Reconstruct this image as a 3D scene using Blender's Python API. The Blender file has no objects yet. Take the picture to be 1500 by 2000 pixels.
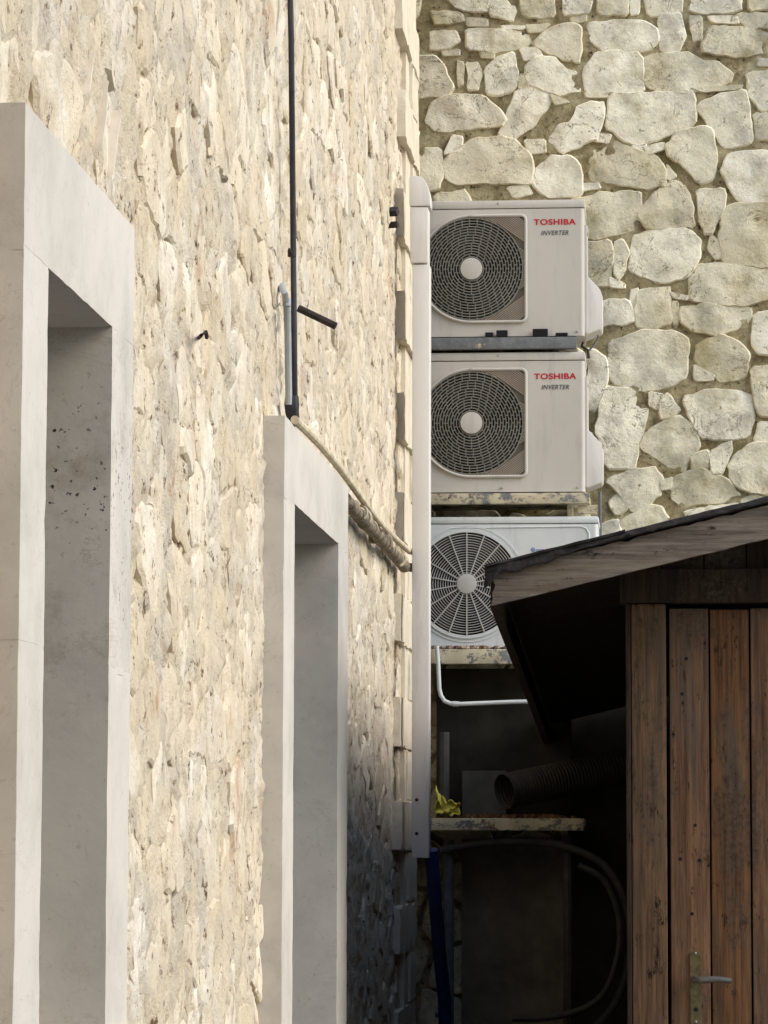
import bpy, bmesh, math, random
from mathutils import Vector, Matrix, noise, geometry
R = math.radians
S = bpy.context.scene
COL = S.collection
random.seed(7)

# ------------------------------------------------------------------ camera
F = 6400.0                       # focal length in pixels of a 1500 x 2000 frame
CH = 1.45                        # eye height
CAM = Vector((0, 0, CH))
_d = Vector((525 / F, -620 / F, 1.0)).normalized()      # world Y (depth) seen in camera axes
_u = Vector((-0.0053, 1.0, 0.0)); _u = (_u - _d * _u.dot(_d)).normalized()
_x = _u.cross(_d).normalized()                          # camera axes here: x right, y up, z forward
# rows of this matrix: world X,Y,Z axes expressed in camera axes (x right, y up, z forward)
W2C = Matrix(((_x.x, _d.x, _u.x), (_x.y, _d.y, _u.y), (_x.z, _d.z, _u.z)))
C2W = W2C.transposed()
cam_d = bpy.data.cameras.new('camera'); cam = bpy.data.objects.new('camera', cam_d); COL.objects.link(cam)
right, up, fwd = C2W @ Vector((1, 0, 0)), C2W @ Vector((0, 1, 0)), C2W @ Vector((0, 0, 1))
M = Matrix((right, up, -fwd)).transposed().to_4x4(); M.translation = CAM
cam.matrix_world = M
cam_d.sensor_fit = 'HORIZONTAL'; cam_d.sensor_width = 36.0; cam_d.lens = F / 1500 * 36
cam_d.clip_start = 0.05; cam_d.clip_end = 2000
S.camera = cam

# ------------------------------------------------------------------ sky, sun, exposure
SUN_EL, SUN_AZ = 35.0, 14.0      # azimuth: degrees from +X towards the camera side (-Y)
sun_dir = Vector((math.cos(R(SUN_EL)) * math.cos(R(SUN_AZ)), -math.cos(R(SUN_EL)) * math.sin(R(SUN_AZ)), math.sin(R(SUN_EL))))
world = bpy.data.worlds.new('World'); S.world = world; world.use_nodes = True
wn = world.node_tree.nodes; wl = world.node_tree.links
sky = wn.new('ShaderNodeTexSky'); sky.sky_type = 'NISHITA'; sky.sun_disc = False
sky.sun_elevation = R(SUN_EL); sky.sun_rotation = math.atan2(sun_dir.x, sun_dir.y)
sky.air_density = 1.2; sky.dust_density = 0.8; sky.ozone_density = 1.2
wn['Background'].inputs['Strength'].default_value = 0.15
wl.new(sky.outputs[0], wn['Background'].inputs['Color'])
sd = bpy.data.lights.new('sun', 'SUN'); sd.energy = 1.5; sd.angle = R(40); sd.color = (1.0, 0.91, 0.78)
so = bpy.data.objects.new('sun', sd); COL.objects.link(so)
so.rotation_euler = sun_dir.to_track_quat('Z', 'Y').to_euler(); so.location = (6, -4, 9)
S.view_settings.view_transform = 'Standard'; S.view_settings.look = 'None'
S.view_settings.exposure = 0.82; S.view_settings.gamma = 1.0
S.render.engine = 'CYCLES'

# ------------------------------------------------------------------ pixel <-> world
def ray(px, py): return C2W @ Vector(((px - 750) / F, -(py - 1000) / F, 1.0))
def atX(px, py, X): r = ray(px, py); return CAM + r * (X / r.x)
def atY(px, py, Y): r = ray(px, py); return CAM + r * (Y / r.y)
def proj(p):
    c = W2C @ (Vector(p) - CAM)
    return (750 + F * c.x / c.z, 1000 - F * c.y / c.z)

# ------------------------------------------------------------------ materials
def lin(c):
    return tuple(((v / 255) / 12.92 if v / 255 <= 0.04045 else ((v / 255 + 0.055) / 1.055) ** 2.4) for v in c) + (1.0,)
class NT:
    def __init__(s, name):
        s.m = bpy.data.materials.new(name); s.m.use_nodes = True
        s.t = s.m.node_tree; s.b = s.t.nodes['Principled BSDF']
        s.pos = s.t.nodes.new('ShaderNodeNewGeometry').outputs['Position']
    def n(s, t, **k):
        o = s.t.nodes.new(t)
        for a, v in k.items():
            if hasattr(o, a): setattr(o, a, v)
            else: o.inputs[a.replace('_', ' ')].default_value = v
        return o
    def l(s, a, b): s.t.links.new(a, b)
    def map(s, sc, off=(0, 0, 0)):
        m = s.n('ShaderNodeMapping'); m.inputs['Scale'].default_value = sc; m.inputs['Location'].default_value = off
        s.l(s.pos, m.inputs['Vector']); return m.outputs[0]
    def noise(s, scale, detail=5, rough=0.6, stretch=(1, 1, 1), off=(0, 0, 0), dist=0.0):
        o = s.n('ShaderNodeTexNoise', Scale=scale, Detail=detail, Roughness=rough, Distortion=dist)
        s.l(s.map(stretch, off), o.inputs['Vector']); return o.outputs['Fac']
    def ramp(s, fac, stops):
        r = s.n('ShaderNodeValToRGB'); e = r.color_ramp.elements
        while len(e) < len(stops): e.new(0.5)
        for q, (p, c) in zip(e, stops):
            q.position = p; q.color = c if len(c) == 4 else tuple(c) + (1,)
        s.l(fac, r.inputs[0]); return r.outputs[0]
    def mask(s, fac, a, b): return s.ramp(fac, [(a, (0, 0, 0, 1)), (b, (1, 1, 1, 1))])
    def vein(s, v, w): return s.ramp(v, [(0.0, (1, 1, 1, 1)), (w, (0, 0, 0, 1))])
    def mix(s, fac, a, b, mode='MIX'):
        m = s.n('ShaderNodeMix', data_type='RGBA', blend_type=mode)
        for sock, v in ((m.inputs[0], fac), (m.inputs[6], a), (m.inputs[7], b)):
            if isinstance(v, (int, float)): sock.default_value = v
            elif isinstance(v, tuple): sock.default_value = v
            else: s.l(v, sock)
        return m.outputs[2]
    def math(s, op, a, b=0.0):
        m = s.n('ShaderNodeMath', operation=op)
        for i, v in enumerate((a, b)):
            if isinstance(v, (int, float)): m.inputs[i].default_value = v
            else: s.l(v, m.inputs[i])
        return m.outputs[0]
    def tint(s, col, amount=0.25):
        a = s.n('ShaderNodeAttribute', attribute_name='tint')
        h = s.n('ShaderNodeHueSaturation'); s.l(col, h.inputs['Color'])
        v = s.math('ADD', s.math('MULTIPLY', a.outputs['Fac'], amount), 1 - amount / 2)
        s.l(v, h.inputs['Value'])
        v2 = s.math('ADD', s.math('MULTIPLY', a.outputs['Fac'], -amount * 1.2), 1 + amount * .6)
        s.l(v2, h.inputs['Saturation'])
        return h.outputs[0]
    def out(s, col, rough=0.8, bumps=(), spec=0.3, metal=0.0):
        if isinstance(col, tuple): s.b.inputs['Base Color'].default_value = col
        else: s.l(col, s.b.inputs['Base Color'])
        if isinstance(rough, (int, float)): s.b.inputs['Roughness'].default_value = rough
        else: s.l(rough, s.b.inputs['Roughness'])
        s.b.inputs['Specular IOR Level'].default_value = spec; s.b.inputs['Metallic'].default_value = metal
        prev = None
        for h, st, di in bumps:
            bp = s.n('ShaderNodeBump', Strength=st, Distance=di); s.l(h, bp.inputs['Height'])
            if prev: s.l(prev, bp.inputs['Normal'])
            prev = bp.outputs[0]
        if prev: s.l(prev, s.b.inputs['Normal'])
        return s.m
def G(v): return (v, v, v, 1)

def rubble_cols(t, st):
    c = t.ramp(t.noise(6, 7, .66), [(.28, lin((194, 179, 156))), (.43, lin((216, 202, 176))), (.58, lin((226, 212, 187))), (.76, lin((219, 202, 182)))])
    c = t.mix(t.math('MULTIPLY', t.mask(t.noise(3.4, 6, .7, off=(5, 2, 1)), .47, .63), .6 if st else .8), c, lin((205, 195, 181)))
    c = t.mix(t.math('MULTIPLY', t.mask(t.noise(8.5, 6, .75, off=(2, 2, 7)), .52, .66), .35 if st else .6), c, lin((196, 187, 175)))
    c = t.mix(t.math('MULTIPLY', t.mask(t.noise(2.1, 6, .75, off=(9, 7, 3)), .60, .70), .75), c, lin((180, 136, 100)))
    c = t.mix(t.math('MULTIPLY', t.mask(t.noise(12, 7, .78, off=(6, 1, 4)), .55, .64), .65), c, lin((166, 142, 118)))
    c = t.mix(t.math('MULTIPLY', t.mask(t.noise(5, 6, .7, off=(3, 8, 2)), .53, .63), .7), c, lin((234, 226, 210)))
    c = t.mix(t.mask(t.noise(24, 6, .78, off=(1, 3, 8)), .585 if st else .57, .65 if st else .64), c, lin((116, 90, 68)))
    return c
def m_rubble():
    t = NT('rubble_stone'); c = t.tint(rubble_cols(t, True), .20)
    return t.out(c, .9, [(t.noise(20, 7, .72), .65, .016), (t.noise(90, 5, .72), .6, .006)], .15)
def m_rubble_mortar():
    t = NT('rubble_mortar'); c = rubble_cols(t, False)
    return t.out(c, .95, [(t.noise(24, 7, .78), .8, .018), (t.noise(110, 4, .7), .6, .005)], .1)
def m_limestone(name, dark):
    t = NT(name)
    c = t.ramp(t.noise(4, 7, .65), [(.28, lin((188, 182, 173))), (.5, lin((204, 198, 188))), (.75, lin((212, 205, 194)))])
    c = t.mix(t.math('MULTIPLY', t.mask(t.noise(3.0, 6, .72, off=(3, 1, 2)), .50, .70), .35), c, lin((166, 162, 156)))
    v = t.math('ABSOLUTE', t.math('SUBTRACT', t.noise(3.2, 6, .7, off=(6, 3, 8), dist=1.2), .5))
    c = t.mix(t.math('MULTIPLY', t.vein(v, .006), .35 if dark else .2), c, lin((140, 118, 92)))
    if dark:
        c = t.mix(t.math('MULTIPLY', t.mask(t.noise(4.5, 7, .78, off=(8, 1, 4)), .52, .66), .55), c, lin((150, 134, 110)))
        c = t.mix(t.math('MULTIPLY', t.mask(t.noise(2, 6, .65, off=(2, 2, 9)), .48, .68), .35), c, lin((146, 143, 140)))
        sp = t.math('MULTIPLY', t.mask(t.noise(75, 3, .6, off=(1, 7, 4)), .625, .655), t.mask(t.noise(4, 4, .6, off=(4, 7, 4)), .42, .58))
        c = t.mix(sp, c, lin((56, 50, 44)))
    c = t.mix(t.math('MULTIPLY', t.mask(t.noise(70, 3, .6, off=(2, 7, 4)), .64, .74), .4), c, lin((152, 138, 118)))
    c = t.tint(c, .14)
    return t.out(c, .78, [(t.noise(10, 5, .6), .2, .006), (t.noise(140, 4, .65), .18, .0012)], .25)
def m_wallstone():
    t = NT('wall_stone')
    c = t.ramp(t.noise(6, 7, .7), [(.25, lin((196, 184, 154))), (.40, lin((236, 227, 200))), (.6, lin((250, 243, 218))), (.8, lin((248, 239, 214)))])
    c = t.mix(t.math('MULTIPLY', t.mask(t.noise(4.2, 7, .76, off=(4, 1, 1)), .50, .64), .75), c, lin((186, 181, 166)))
    c = t.mix(t.math('MULTIPLY', t.mask(t.noise(1.7, 7, .78, off=(9, 3, 5)), .50, .64), .75), c, lin((178, 166, 122)))
    c = t.mix(t.math('MULTIPLY', t.mask(t.noise(2.6, 7, .8, off=(3, 6, 8)), .60, .68), .75), c, lin((142, 136, 84)))
    v = t.math('ABSOLUTE', t.math('SUBTRACT', t.noise(7, 5, .65, off=(6, 3, 8), dist=.8), .5))
    c = t.mix(t.math('MULTIPLY', t.vein(v, .010), t.mask(t.noise(4, 3, .5, off=(1, 6, 1)), .48, .56)), c, lin((122, 108, 82)))
    c = t.mix(t.mask(t.noise(34, 6, .78, off=(2, 4, 4), dist=.5), .60, .68), c, lin((124, 112, 86)))
    c = t.tint(c, .34)
    return t.out(c, .88, [(t.noise(9, 7, .7), .6, .022), (t.noise(40, 6, .75), .6, .008), (t.noise(150, 4, .7), .4, .002)], .15)
def m_wallmortar():
    t = NT('wall_mortar')
    c = t.ramp(t.noise(14, 6, .7), [(.3, lin((112, 96, 68))), (.48, lin((164, 152, 118))), (.72, lin((212, 200, 162)))])
    c = t.mix(t.mask(t.noise(2.2, 5, .7, off=(5, 5, 1)), .5, .66), c, lin((128, 118, 78)))
    c = t.mix(t.mask(t.noise(38, 6, .75, off=(1, 5, 3)), .57, .64), c, lin((74, 62, 42)))
    c = t.mix(t.math('MULTIPLY', t.mask(t.noise(5, 7, .78, off=(2, 5, 7)), .54, .62), .8), c, lin((206, 196, 162)))
    return t.out(c, .95, [(t.noise(40, 7, .75), 1, .012)], .1)
def m_plastic(name, a, b, rough=.42):
    t = NT(name)
    c = t.ramp(t.noise(3, 5, .6), [(.3, lin(a)), (.7, lin(b))])
    c = t.mix(t.math('MULTIPLY', t.mask(t.noise(14, 5, .7, off=(3, 3, 3), stretch=(1.6, 1, .22)), .52, .72), .42), c, tuple(v * .62 for v in lin(b)[:3]) + (1,))
    return t.out(c, rough, [(t.noise(60, 2, .5), .04, .002)], .4)
def m_plain(name, c1, c2, rough=.6, sc=12, stretch=(1, 1, 1), bump=(30, .2, .002), spec=.3, metal=0.0):
    t = NT(name)
    c = t.ramp(t.noise(sc, 5, .65, stretch=stretch), [(.32, lin(c1)), (.68, lin(c2))])
    return t.out(c, rough, [(t.noise(bump[0], 5, .65, stretch=stretch), bump[1], bump[2])], spec, metal)
def m_peel(name, paint, bare, thr=.5, rust=True):
    t = NT(name)
    k = t.mask(t.noise(13, 8, .78, stretch=(1, 1, 1.3)), thr, thr + .02)
    c = t.mix(k, t.ramp(t.noise(12, 4), [(.3, lin(paint)), (.7, lin(tuple(v * .86 for v in paint)))]), t.ramp(t.noise(30, 5), [(.3, lin(bare)), (.7, lin(tuple(v * .8 for v in bare)))]))
    if rust: c = t.mix(t.mask(t.noise(16, 6, .75, off=(3, 9, 2)), .60, .66), c, lin((110, 66, 44)))
    return t.out(c, .8, [(k, .6, .002), (t.noise(60, 5, .7), .4, .002)], .2)
def m_wood(name, cols, grey, blotch=.6, vert=True, relief=.6, mold=.6):
    t = NT(name)
    st = (1, 1, .045) if vert else (.05, 1, 1)
    st2 = (1, 1, .12) if vert else (.10, 1, 1)
    g = t.noise(75, 7, .7, stretch=st, dist=.3)
    c = t.ramp(g, [(.28, lin(cols[0])), (.46, lin(cols[1])), (.6, lin(cols[2])), (.78, lin(cols[3]))])
    c = t.mix(t.math('MULTIPLY', t.mask(t.noise(11, 6, .7, stretch=st2, off=(2, 2, 4)), .5, .66), blotch), c, lin(grey))
    c = t.mix(t.mask(t.noise(30, 6, .8, stretch=(1, 1, .35) if vert else (.35, 1, 1), off=(6, 1, 2)), .58, .66), c, lin(tuple(v * .45 for v in cols[0])))
    c = t.mix(t.math('MULTIPLY', t.mask(t.noise(5.5, 7, .8, stretch=(1.6, 1, .5) if vert else (.4, 1, 1), off=(3, 1, 5)), .50, .60), mold), c, t.ramp(t.noise(90, 4, .7), [(.35, lin((34, 28, 24))), (.65, lin((92, 82, 72)))]))
    c = t.tint(c, .5)
    return t.out(c, .8, [(g, relief, .004), (t.noise(200, 4, .7, stretch=st), .5, .0015)], .15)

MT = dict(
    rubble=m_rubble(), rmortar=m_rubble_mortar(), lime=m_limestone('limestone_block', False), lime_old=m_limestone('limestone_stained', True), quoin=m_plain('quoin_stone', (206, 196, 176), (226, 216, 196), .85, sc=9, bump=(18, .5, .012)),
    wstone=m_wallstone(), wmortar=m_wallmortar(),
    casing=m_plastic('casing_paint', (197, 192, 184), (206, 201, 193)), casing2=m_plastic('casing_paint_white', (208, 213, 214), (217, 221, 222)),
    grille=m_plain('grille_plastic', (128, 124, 116), (146, 142, 133), .5), grille2=m_plain('grille_wire', (176, 176, 172), (192, 192, 188), .45),
    corner=m_plain('grille_corner', (160, 148, 134), (176, 165, 150), .6),
    cornerback=m_plain('grille_backing', (96, 88, 80), (112, 104, 94), .7), black=m_plain('black_plastic', (14, 14, 15), (24, 24, 26), .6), fan=m_plain('fan_blade', (52, 52, 54), (64, 64, 66), .45),
    red=m_plain('red_print', (186, 24, 40), (196, 30, 46), .5, bump=(30, 0, 0)), greyprint=m_plain('grey_print', (84, 84, 86), (98, 98, 100), .5, bump=(30, 0, 0)),
    blueprint=m_plain('blue_print', (120, 132, 170), (140, 150, 180), .5, bump=(30, 0, 0)),
    screw=m_plain('screw_metal', (150, 150, 148), (180, 180, 176), .4, metal=.8),
    peel=m_peel('peeling_paint', (214, 204, 176), (136, 138, 138), .525), peel2=m_peel('peeling_paint_bare', (206, 192, 164), (128, 132, 134), .38, False),
    pvc=m_plastic('trunking_plastic', (226, 221, 215), (232, 227, 221), .38),
    cable=m_plain('cable_sheath', (44, 44, 50), (66, 64, 68), .65, sc=20), conduit=m_plain('grey_conduit', (150, 156, 162), (172, 176, 178), .5),
    iron=m_plain('rusty_iron', (40, 34, 34), (62, 54, 52), .8, sc=40), tape=m_plain('old_wrap', (120, 108, 90), (206, 194, 170), .9, sc=9, bump=(40, .8, .008)),
    tape2=m_plain('perished_foam', (84, 76, 64), (168, 156, 134), .95, sc=22, bump=(50, 1, .01)),
    tube=m_plain('cream_tube', (180, 164, 136), (228, 216, 190), .7, sc=16), bluehose=m_plain('blue_hose', (28, 42, 90), (42, 60, 114), .6),
    whitepipe=m_plain('white_pipe', (196, 204, 206), (214, 220, 220), .45), flex=m_plain('flexible_duct_skin', (42, 39, 36), (60, 56, 50), .8),
    yellow=m_plain('yellow_cloth', (196, 188, 84), (220, 214, 120), .9), shadeboard=m_plain('shade_dark_board', (36, 35, 31), (58, 55, 48), .95, sc=7),  # the board tone takes in the shade of the recess
    grimy=m_plain('grimy_pipe', (96, 98, 102), (120, 122, 124), .7), hose=m_plain('dark_hose', (64, 64, 64), (84, 83, 80), .6), green=m_plain('green_glass', (40, 84, 78), (60, 110, 100), .3),
    door=m_wood('door_wood', [(60, 42, 33), (104, 77, 59), (126, 95, 70), (142, 111, 84)], (94, 86, 77), .95),
    frame=m_wood('frame_wood', [(58, 44, 34), (98, 76, 58), (120, 94, 70), (134, 108, 82)], (86, 78, 68), .6),
    barge=m_wood('weathered_board', [(70, 64, 58), (112, 104, 96), (134, 126, 116), (152, 144, 134)], (104, 88, 74), .6, vert=False),
    darkwood=m_wood('dark_timber', [(36, 29, 25), (54, 44, 38), (66, 54, 46), (78, 66, 56)], (40, 34, 30), .5),
    felt=m_plain('roofing_felt', (34, 33, 34), (60, 58, 58), .95, sc=30, bump=(60, .9, .006)),
    brass=m_plain('tarnished_brass', (78, 72, 50), (116, 106, 74), .6, sc=60, metal=.2), lever=m_plain('zinc_lever', (96, 96, 92), (120, 118, 112), .5, metal=.4),
    glass=m_plain('window_glass', (28, 32, 36), (36, 40, 44), .08, bump=(3, .02, .002), spec=.5), winframe=m_plain('window_timber', (190, 186, 178), (204, 200, 190), .5),
    oldply=m_plain('old_plywood', (104, 98, 86), (140, 132, 118), .95, sc=6), light_block=m_plain('grey_light_block', (92, 95, 102), (112, 115, 122), .9, sc=2), paving=m_plain('paving', (84, 82, 80), (108, 106, 102), .85, sc=3), leaf=m_plain('dead_leaves', (70, 48, 32), (130, 96, 60), .9, sc=30),
    debris=m_plain('crumbling_rust', (96, 62, 46), (190, 176, 160), .95, sc=40, bump=(60, .8, .005)),
    sliver=m_plain('white_stone_sliver', (206, 196, 180), (232, 222, 206), .85), foam=m_plain('yellow_foam', (176, 150, 92), (214, 190, 130), .95, sc=30, bump=(50, .9, .006)),
)

# ------------------------------------------------------------------ mesh helpers
class MB:
    def __init__(s): s.v = []; s.f = []; s.tint = []; s.cur = 0.5
    def add(s, vs, fs):
        o = len(s.v); s.v += [tuple(v) for v in vs]; s.tint += [s.cur] * len(vs)
        s.f += [tuple(i + o for i in f) for f in fs]
    def box(s, x0, x1, y0, y1, z0, z1):
        s.add([(x, y, z) for x in (x0, x1) for y in (y0, y1) for z in (z0, z1)],
              [(0, 1, 3, 2), (4, 6, 7, 5), (0, 4, 5, 1), (2, 3, 7, 6), (0, 2, 6, 4), (1, 5, 7, 3)])
    def prism(s, a, b):            # two equal polygons (lists of points) joined
        n = len(a)
        s.add(list(a) + list(b), [tuple(range(n))[::-1], tuple(range(n, 2 * n))] + [(i, (i + 1) % n, n + (i + 1) % n, n + i) for i in range(n)])
    def tube(s, path, r, n=10, cap=True):
        path = [Vector(p) for p in path]; rs = r if isinstance(r, (list, tuple)) else [r] * len(path)
        rings = []; prevn = None
        for i, p in enumerate(path):
            d = (path[min(i + 1, len(path) - 1)] - path[max(i - 1, 0)]).normalized()
            if prevn is None:
                a = Vector((0, 0, 1)) if abs(d.z) < .9 else Vector((1, 0, 0)); nn = a.cross(d).normalized()
            else: nn = (prevn - d * prevn.dot(d)).normalized()
            prevn = nn; bb = d.cross(nn)
            rings.append([p + (nn * math.cos(k * 2 * math.pi / n) + bb * math.sin(k * 2 * math.pi / n)) * rs[i] for k in range(n)])
        vs = [v for g in rings for v in g]; fs = []
        for i in range(len(rings) - 1):
            for k in range(n):
                fs.append((i * n + k, i * n + (k + 1) % n, (i + 1) * n + (k + 1) % n, (i + 1) * n + k))
        if cap: fs += [tuple(range(n))[::-1], tuple(range((len(rings) - 1) * n, len(rings) * n))]
        s.add(vs, fs)
    def ring(s, c, r, w, d, n=64):  # flat annular bar in the XZ plane: radius r, width w, depth d towards +Y
        vs = []; fs = []
        for k in range(n):
            a = 2 * math.pi * k / n; ca, sa = math.cos(a), math.sin(a)
            for rr, dy in ((r - w / 2, d), (r - w / 2, 0), (r + w / 2, 0), (r + w / 2, d)):
                vs.append((c[0] + rr * ca, c[1] + dy, c[2] + rr * sa))
        for k in range(n):
            j = (k + 1) % n
            for q in range(3): fs.append((4 * k + q, 4 * k + q + 1, 4 * j + q + 1, 4 * j + q))
        s.add(vs, fs)
    def disc(s, c, r, d, n=40, dome=0.0):   # cylinder facing -Y with optional dome
        vs = [(c[0] + r * math.cos(2 * math.pi * k / n), c[1] + dy, c[2] + r * math.sin(2 * math.pi * k / n)) for dy in (d, 0) for k in range(n)]
        vs += [(c[0] + .6 * r * math.cos(2 * math.pi * k / n), c[1] - dome * .8, c[2] + .6 * r * math.sin(2 * math.pi * k / n)) for k in range(n)]
        vs.append((c[0], c[1] - dome, c[2]))
        fs = [tuple(range(n))[::-1]]
        for q in range(2): fs += [(q * n + k, q * n + (k + 1) % n, (q + 1) * n + (k + 1) % n, (q + 1) * n + k) for k in range(n)]
        fs += [(2 * n + k, 2 * n + (k + 1) % n, 3 * n) for k in range(n)]
        s.add(vs, fs)
    def build(s, name, mat, parent=None, smooth=False, bevel=0.0, angle=35, loc=None):
        me = bpy.data.meshes.new(name); me.from_pydata(s.v, [], s.f); me.update()
        a = me.attributes.new('tint', 'FLOAT', 'POINT'); a.data.foreach_set('value', s.tint)
        bm = bmesh.new(); bm.from_mesh(me); bmesh.ops.recalc_face_normals(bm, faces=bm.faces)
        if bevel:
            ed = [e for e in bm.edges if len(e.link_faces) == 2 and e.calc_face_angle(0) > R(30)]
            bmesh.ops.bevel(bm, geom=ed, offset=bevel, segments=2, affect='EDGES', profile=.6, clamp_overlap=True)
        bm.to_mesh(me); bm.free()
        if smooth:
            me.shade_smooth() if hasattr(me, 'shade_smooth') else None
            try: me.set_sharp_from_angle(angle=R(angle))
            except Exception: pass
        me.materials.append(mat)
        o = bpy.data.objects.new(name, me); COL.objects.link(o)
        if parent: o.parent = parent
        return o
def chipped(mb, x0, x1, y0, y1, z0, z1, chip=.006, rough=.0012, step=.035):
    lo, hi = (x0, y0, z0), (x1, y1, z1); ds = [hi[k] - lo[k] for k in range(3)]
    ns = [max(1, min(60, int(d / step + .5))) for d in ds]; idx = {}; vs = []; fs = []
    def vid(i):
        if i in idx: return idx[i]
        p = [lo[k] + ds[k] * i[k] / ns[k] for k in range(3)]; on = [(-1 if i[k] == 0 else 1 if i[k] == ns[k] else 0) for k in range(3)]
        nb = sum(1 for o in on if o); q = list(p)
        for k in range(3):
            if on[k]:
                if nb >= 2: a = .0012 + chip * max(0, noise.noise((p[0] * 13 + k, p[1] * 13, p[2] * 13)) - .12) + chip * .35 * max(0, noise.noise((p[0] * 40, p[1] * 40 + k, p[2] * 40)))
                else: a = rough * noise.noise((p[0] * 9, p[1] * 9, p[2] * 9)) + rough
                q[k] -= on[k] * a
        idx[i] = len(vs); vs.append(tuple(q)); return idx[i]
    for k in range(3):
        a, b = [q for q in range(3) if q != k]
        for side in (0, ns[k]):
            for i in range(ns[a]):
                for j in range(ns[b]):
                    c = []
                    for di, dj in ((0, 0), (1, 0), (1, 1), (0, 1)):
                        t = [0, 0, 0]; t[k] = side; t[a] = i + di; t[b] = j + dj; c.append(vid(tuple(t)))
                    fs.append(tuple(c))
    mb.add(vs, fs)
def tag(o, label=None, cat=None, group=None, kind=None):
    for k, v in (('label', label), ('category', cat), ('group', group), ('kind', kind)):
        if v: o[k] = v
    return o
def empty(name, loc=(0, 0, 0)):
    # transform kept at identity so that parts use world coordinates
    o = bpy.data.objects.new(name, None); COL.objects.link(o); o.empty_display_size = .1; return o
def fbm(p, sc, oct=3):
    v = 0; a = 1; q = Vector(p) * sc
    for _ in range(oct): v += a * noise.noise(q); a *= .5; q = q * 2.03 + Vector((3.1, 1.7, .6))
    return v

# stone: an irregular rounded block face, outline (u,v) polygon, fn(u,v,w)->world
def chaikin(P):
    o = []
    for i in range(len(P)):
        a, b = P[i], P[(i + 1) % len(P)]
        o += [(a[0] * .88 + b[0] * .12, a[1] * .88 + b[1] * .12), (a[0] * .12 + b[0] * .88, a[1] * .12 + b[1] * .88)]
    return o
def stone(mb, poly, h, fn, rough=.006, inset=.010, wob=.006, seg=.035, tilt=(0, 0), back=.03, chis=0.0):
    P = chaikin(poly); Q = []
    for i in range(len(P)):
        a, b = P[i], P[(i + 1) % len(P)]; L = math.hypot(b[0] - a[0], b[1] - a[1]); k = max(1, int(L / seg + .5))
        for j in range(k): Q.append((a[0] + (b[0] - a[0]) * j / k, a[1] + (b[1] - a[1]) * j / k))
    cx = sum(p[0] for p in Q) / len(Q); cy = sum(p[1] for p in Q) / len(Q)
    ofs = random.random() * 50
    Q = [(x + wob * noise.noise((x * 22, y * 22, ofs)) + wob * .5 * noise.noise((x * 60, y * 60, ofs)),
          y + wob * noise.noise((x * 22, y * 22, ofs + 9)) + wob * .5 * noise.noise((x * 60, y * 60, ofs + 9))) for x, y in Q]
    rad = sum(math.hypot(x - cx, y - cy) for x, y in Q) / len(Q)
    n = len(Q); vs = []; fs = []
    s1 = max(.55, 1 - inset / rad)
    planes = [(random.uniform(-.5, .5) * chis, random.uniform(-.5, .5) * chis, random.uniform(0, .10) * chis * rad) for _ in range(5)] if chis else []
    def hgt(u, v):
        w = h + rough * fbm((u, v, ofs), 12, 4) + tilt[0] * (u - cx) + tilt[1] * (v - cy)
        if planes: w += max(-.005, min(.004, min(a * (u - cx) + b * (v - cy) + c for a, b, c in planes)))
        return w
    In = [(cx + (x - cx) * s1, cy + (y - cy) * s1) for x, y in Q]
    for x, y in Q: vs.append(fn(x, y, -back))
    for x, y in Q: vs.append(fn(x, y, max(-back * .5, hgt(x, y) - h * .4 - .003)))
    for k in range(n): fs.append((k, (k + 1) % n, n + (k + 1) % n, n + k))
    pts = [Vector(p) for p in In]
    x0_, x1_ = min(p[0] for p in In), max(p[0] for p in In); y0_, y1_ = min(p[1] for p in In), max(p[1] for p in In)
    st = seg * 1.1; y = y0_ + st * .6
    while y < y1_:
        x = x0_ + st * random.uniform(.3, .8)
        while x < x1_:
            q = (x + random.uniform(-.3, .3) * st, y + random.uniform(-.3, .3) * st)
            if inpoly(*q, In) and min((q[0] - a) ** 2 + (q[1] - b) ** 2 for a, b in In) > (st * .45) ** 2: pts.append(Vector(q))
            x += st
        y += st
    r = geometry.delaunay_2d_cdt(pts, [], [list(range(n))], 1, 1e-6)
    base = len(vs)
    for p in r[0]: vs.append(fn(p.x, p.y, hgt(p.x, p.y)))
    fs += [tuple(base + i for i in f) for f in r[2]]
    if len(r[0]) >= n:
        for k in range(n): fs.append((n + k, n + (k + 1) % n, base + (k + 1) % n, base + k))
    mb.cur = random.random(); mb.add(vs, fs); mb.cur = .5
def inpoly(x, y, P):
    c = False; j = len(P) - 1
    for i in range(len(P)):
        if (P[i][1] > y) != (P[j][1] > y) and x < (P[j][0] - P[i][0]) * (y - P[i][1]) / (P[j][1] - P[i][1]) + P[i][0]: c = not c
        j = i
    return c
def clip(poly, nx, ny, d):        # keep nx*x+ny*y <= d
    o = []
    for i in range(len(poly)):
        a, b = poly[i], poly[(i + 1) % len(poly)]
        da, db = nx * a[0] + ny * a[1] - d, nx * b[0] + ny * b[1] - d
        if da <= 0: o.append(a)
        if da * db < 0:
            t = da / (da - db); o.append((a[0] + (b[0] - a[0]) * t, a[1] + (b[1] - a[1]) * t))
    return o
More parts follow.
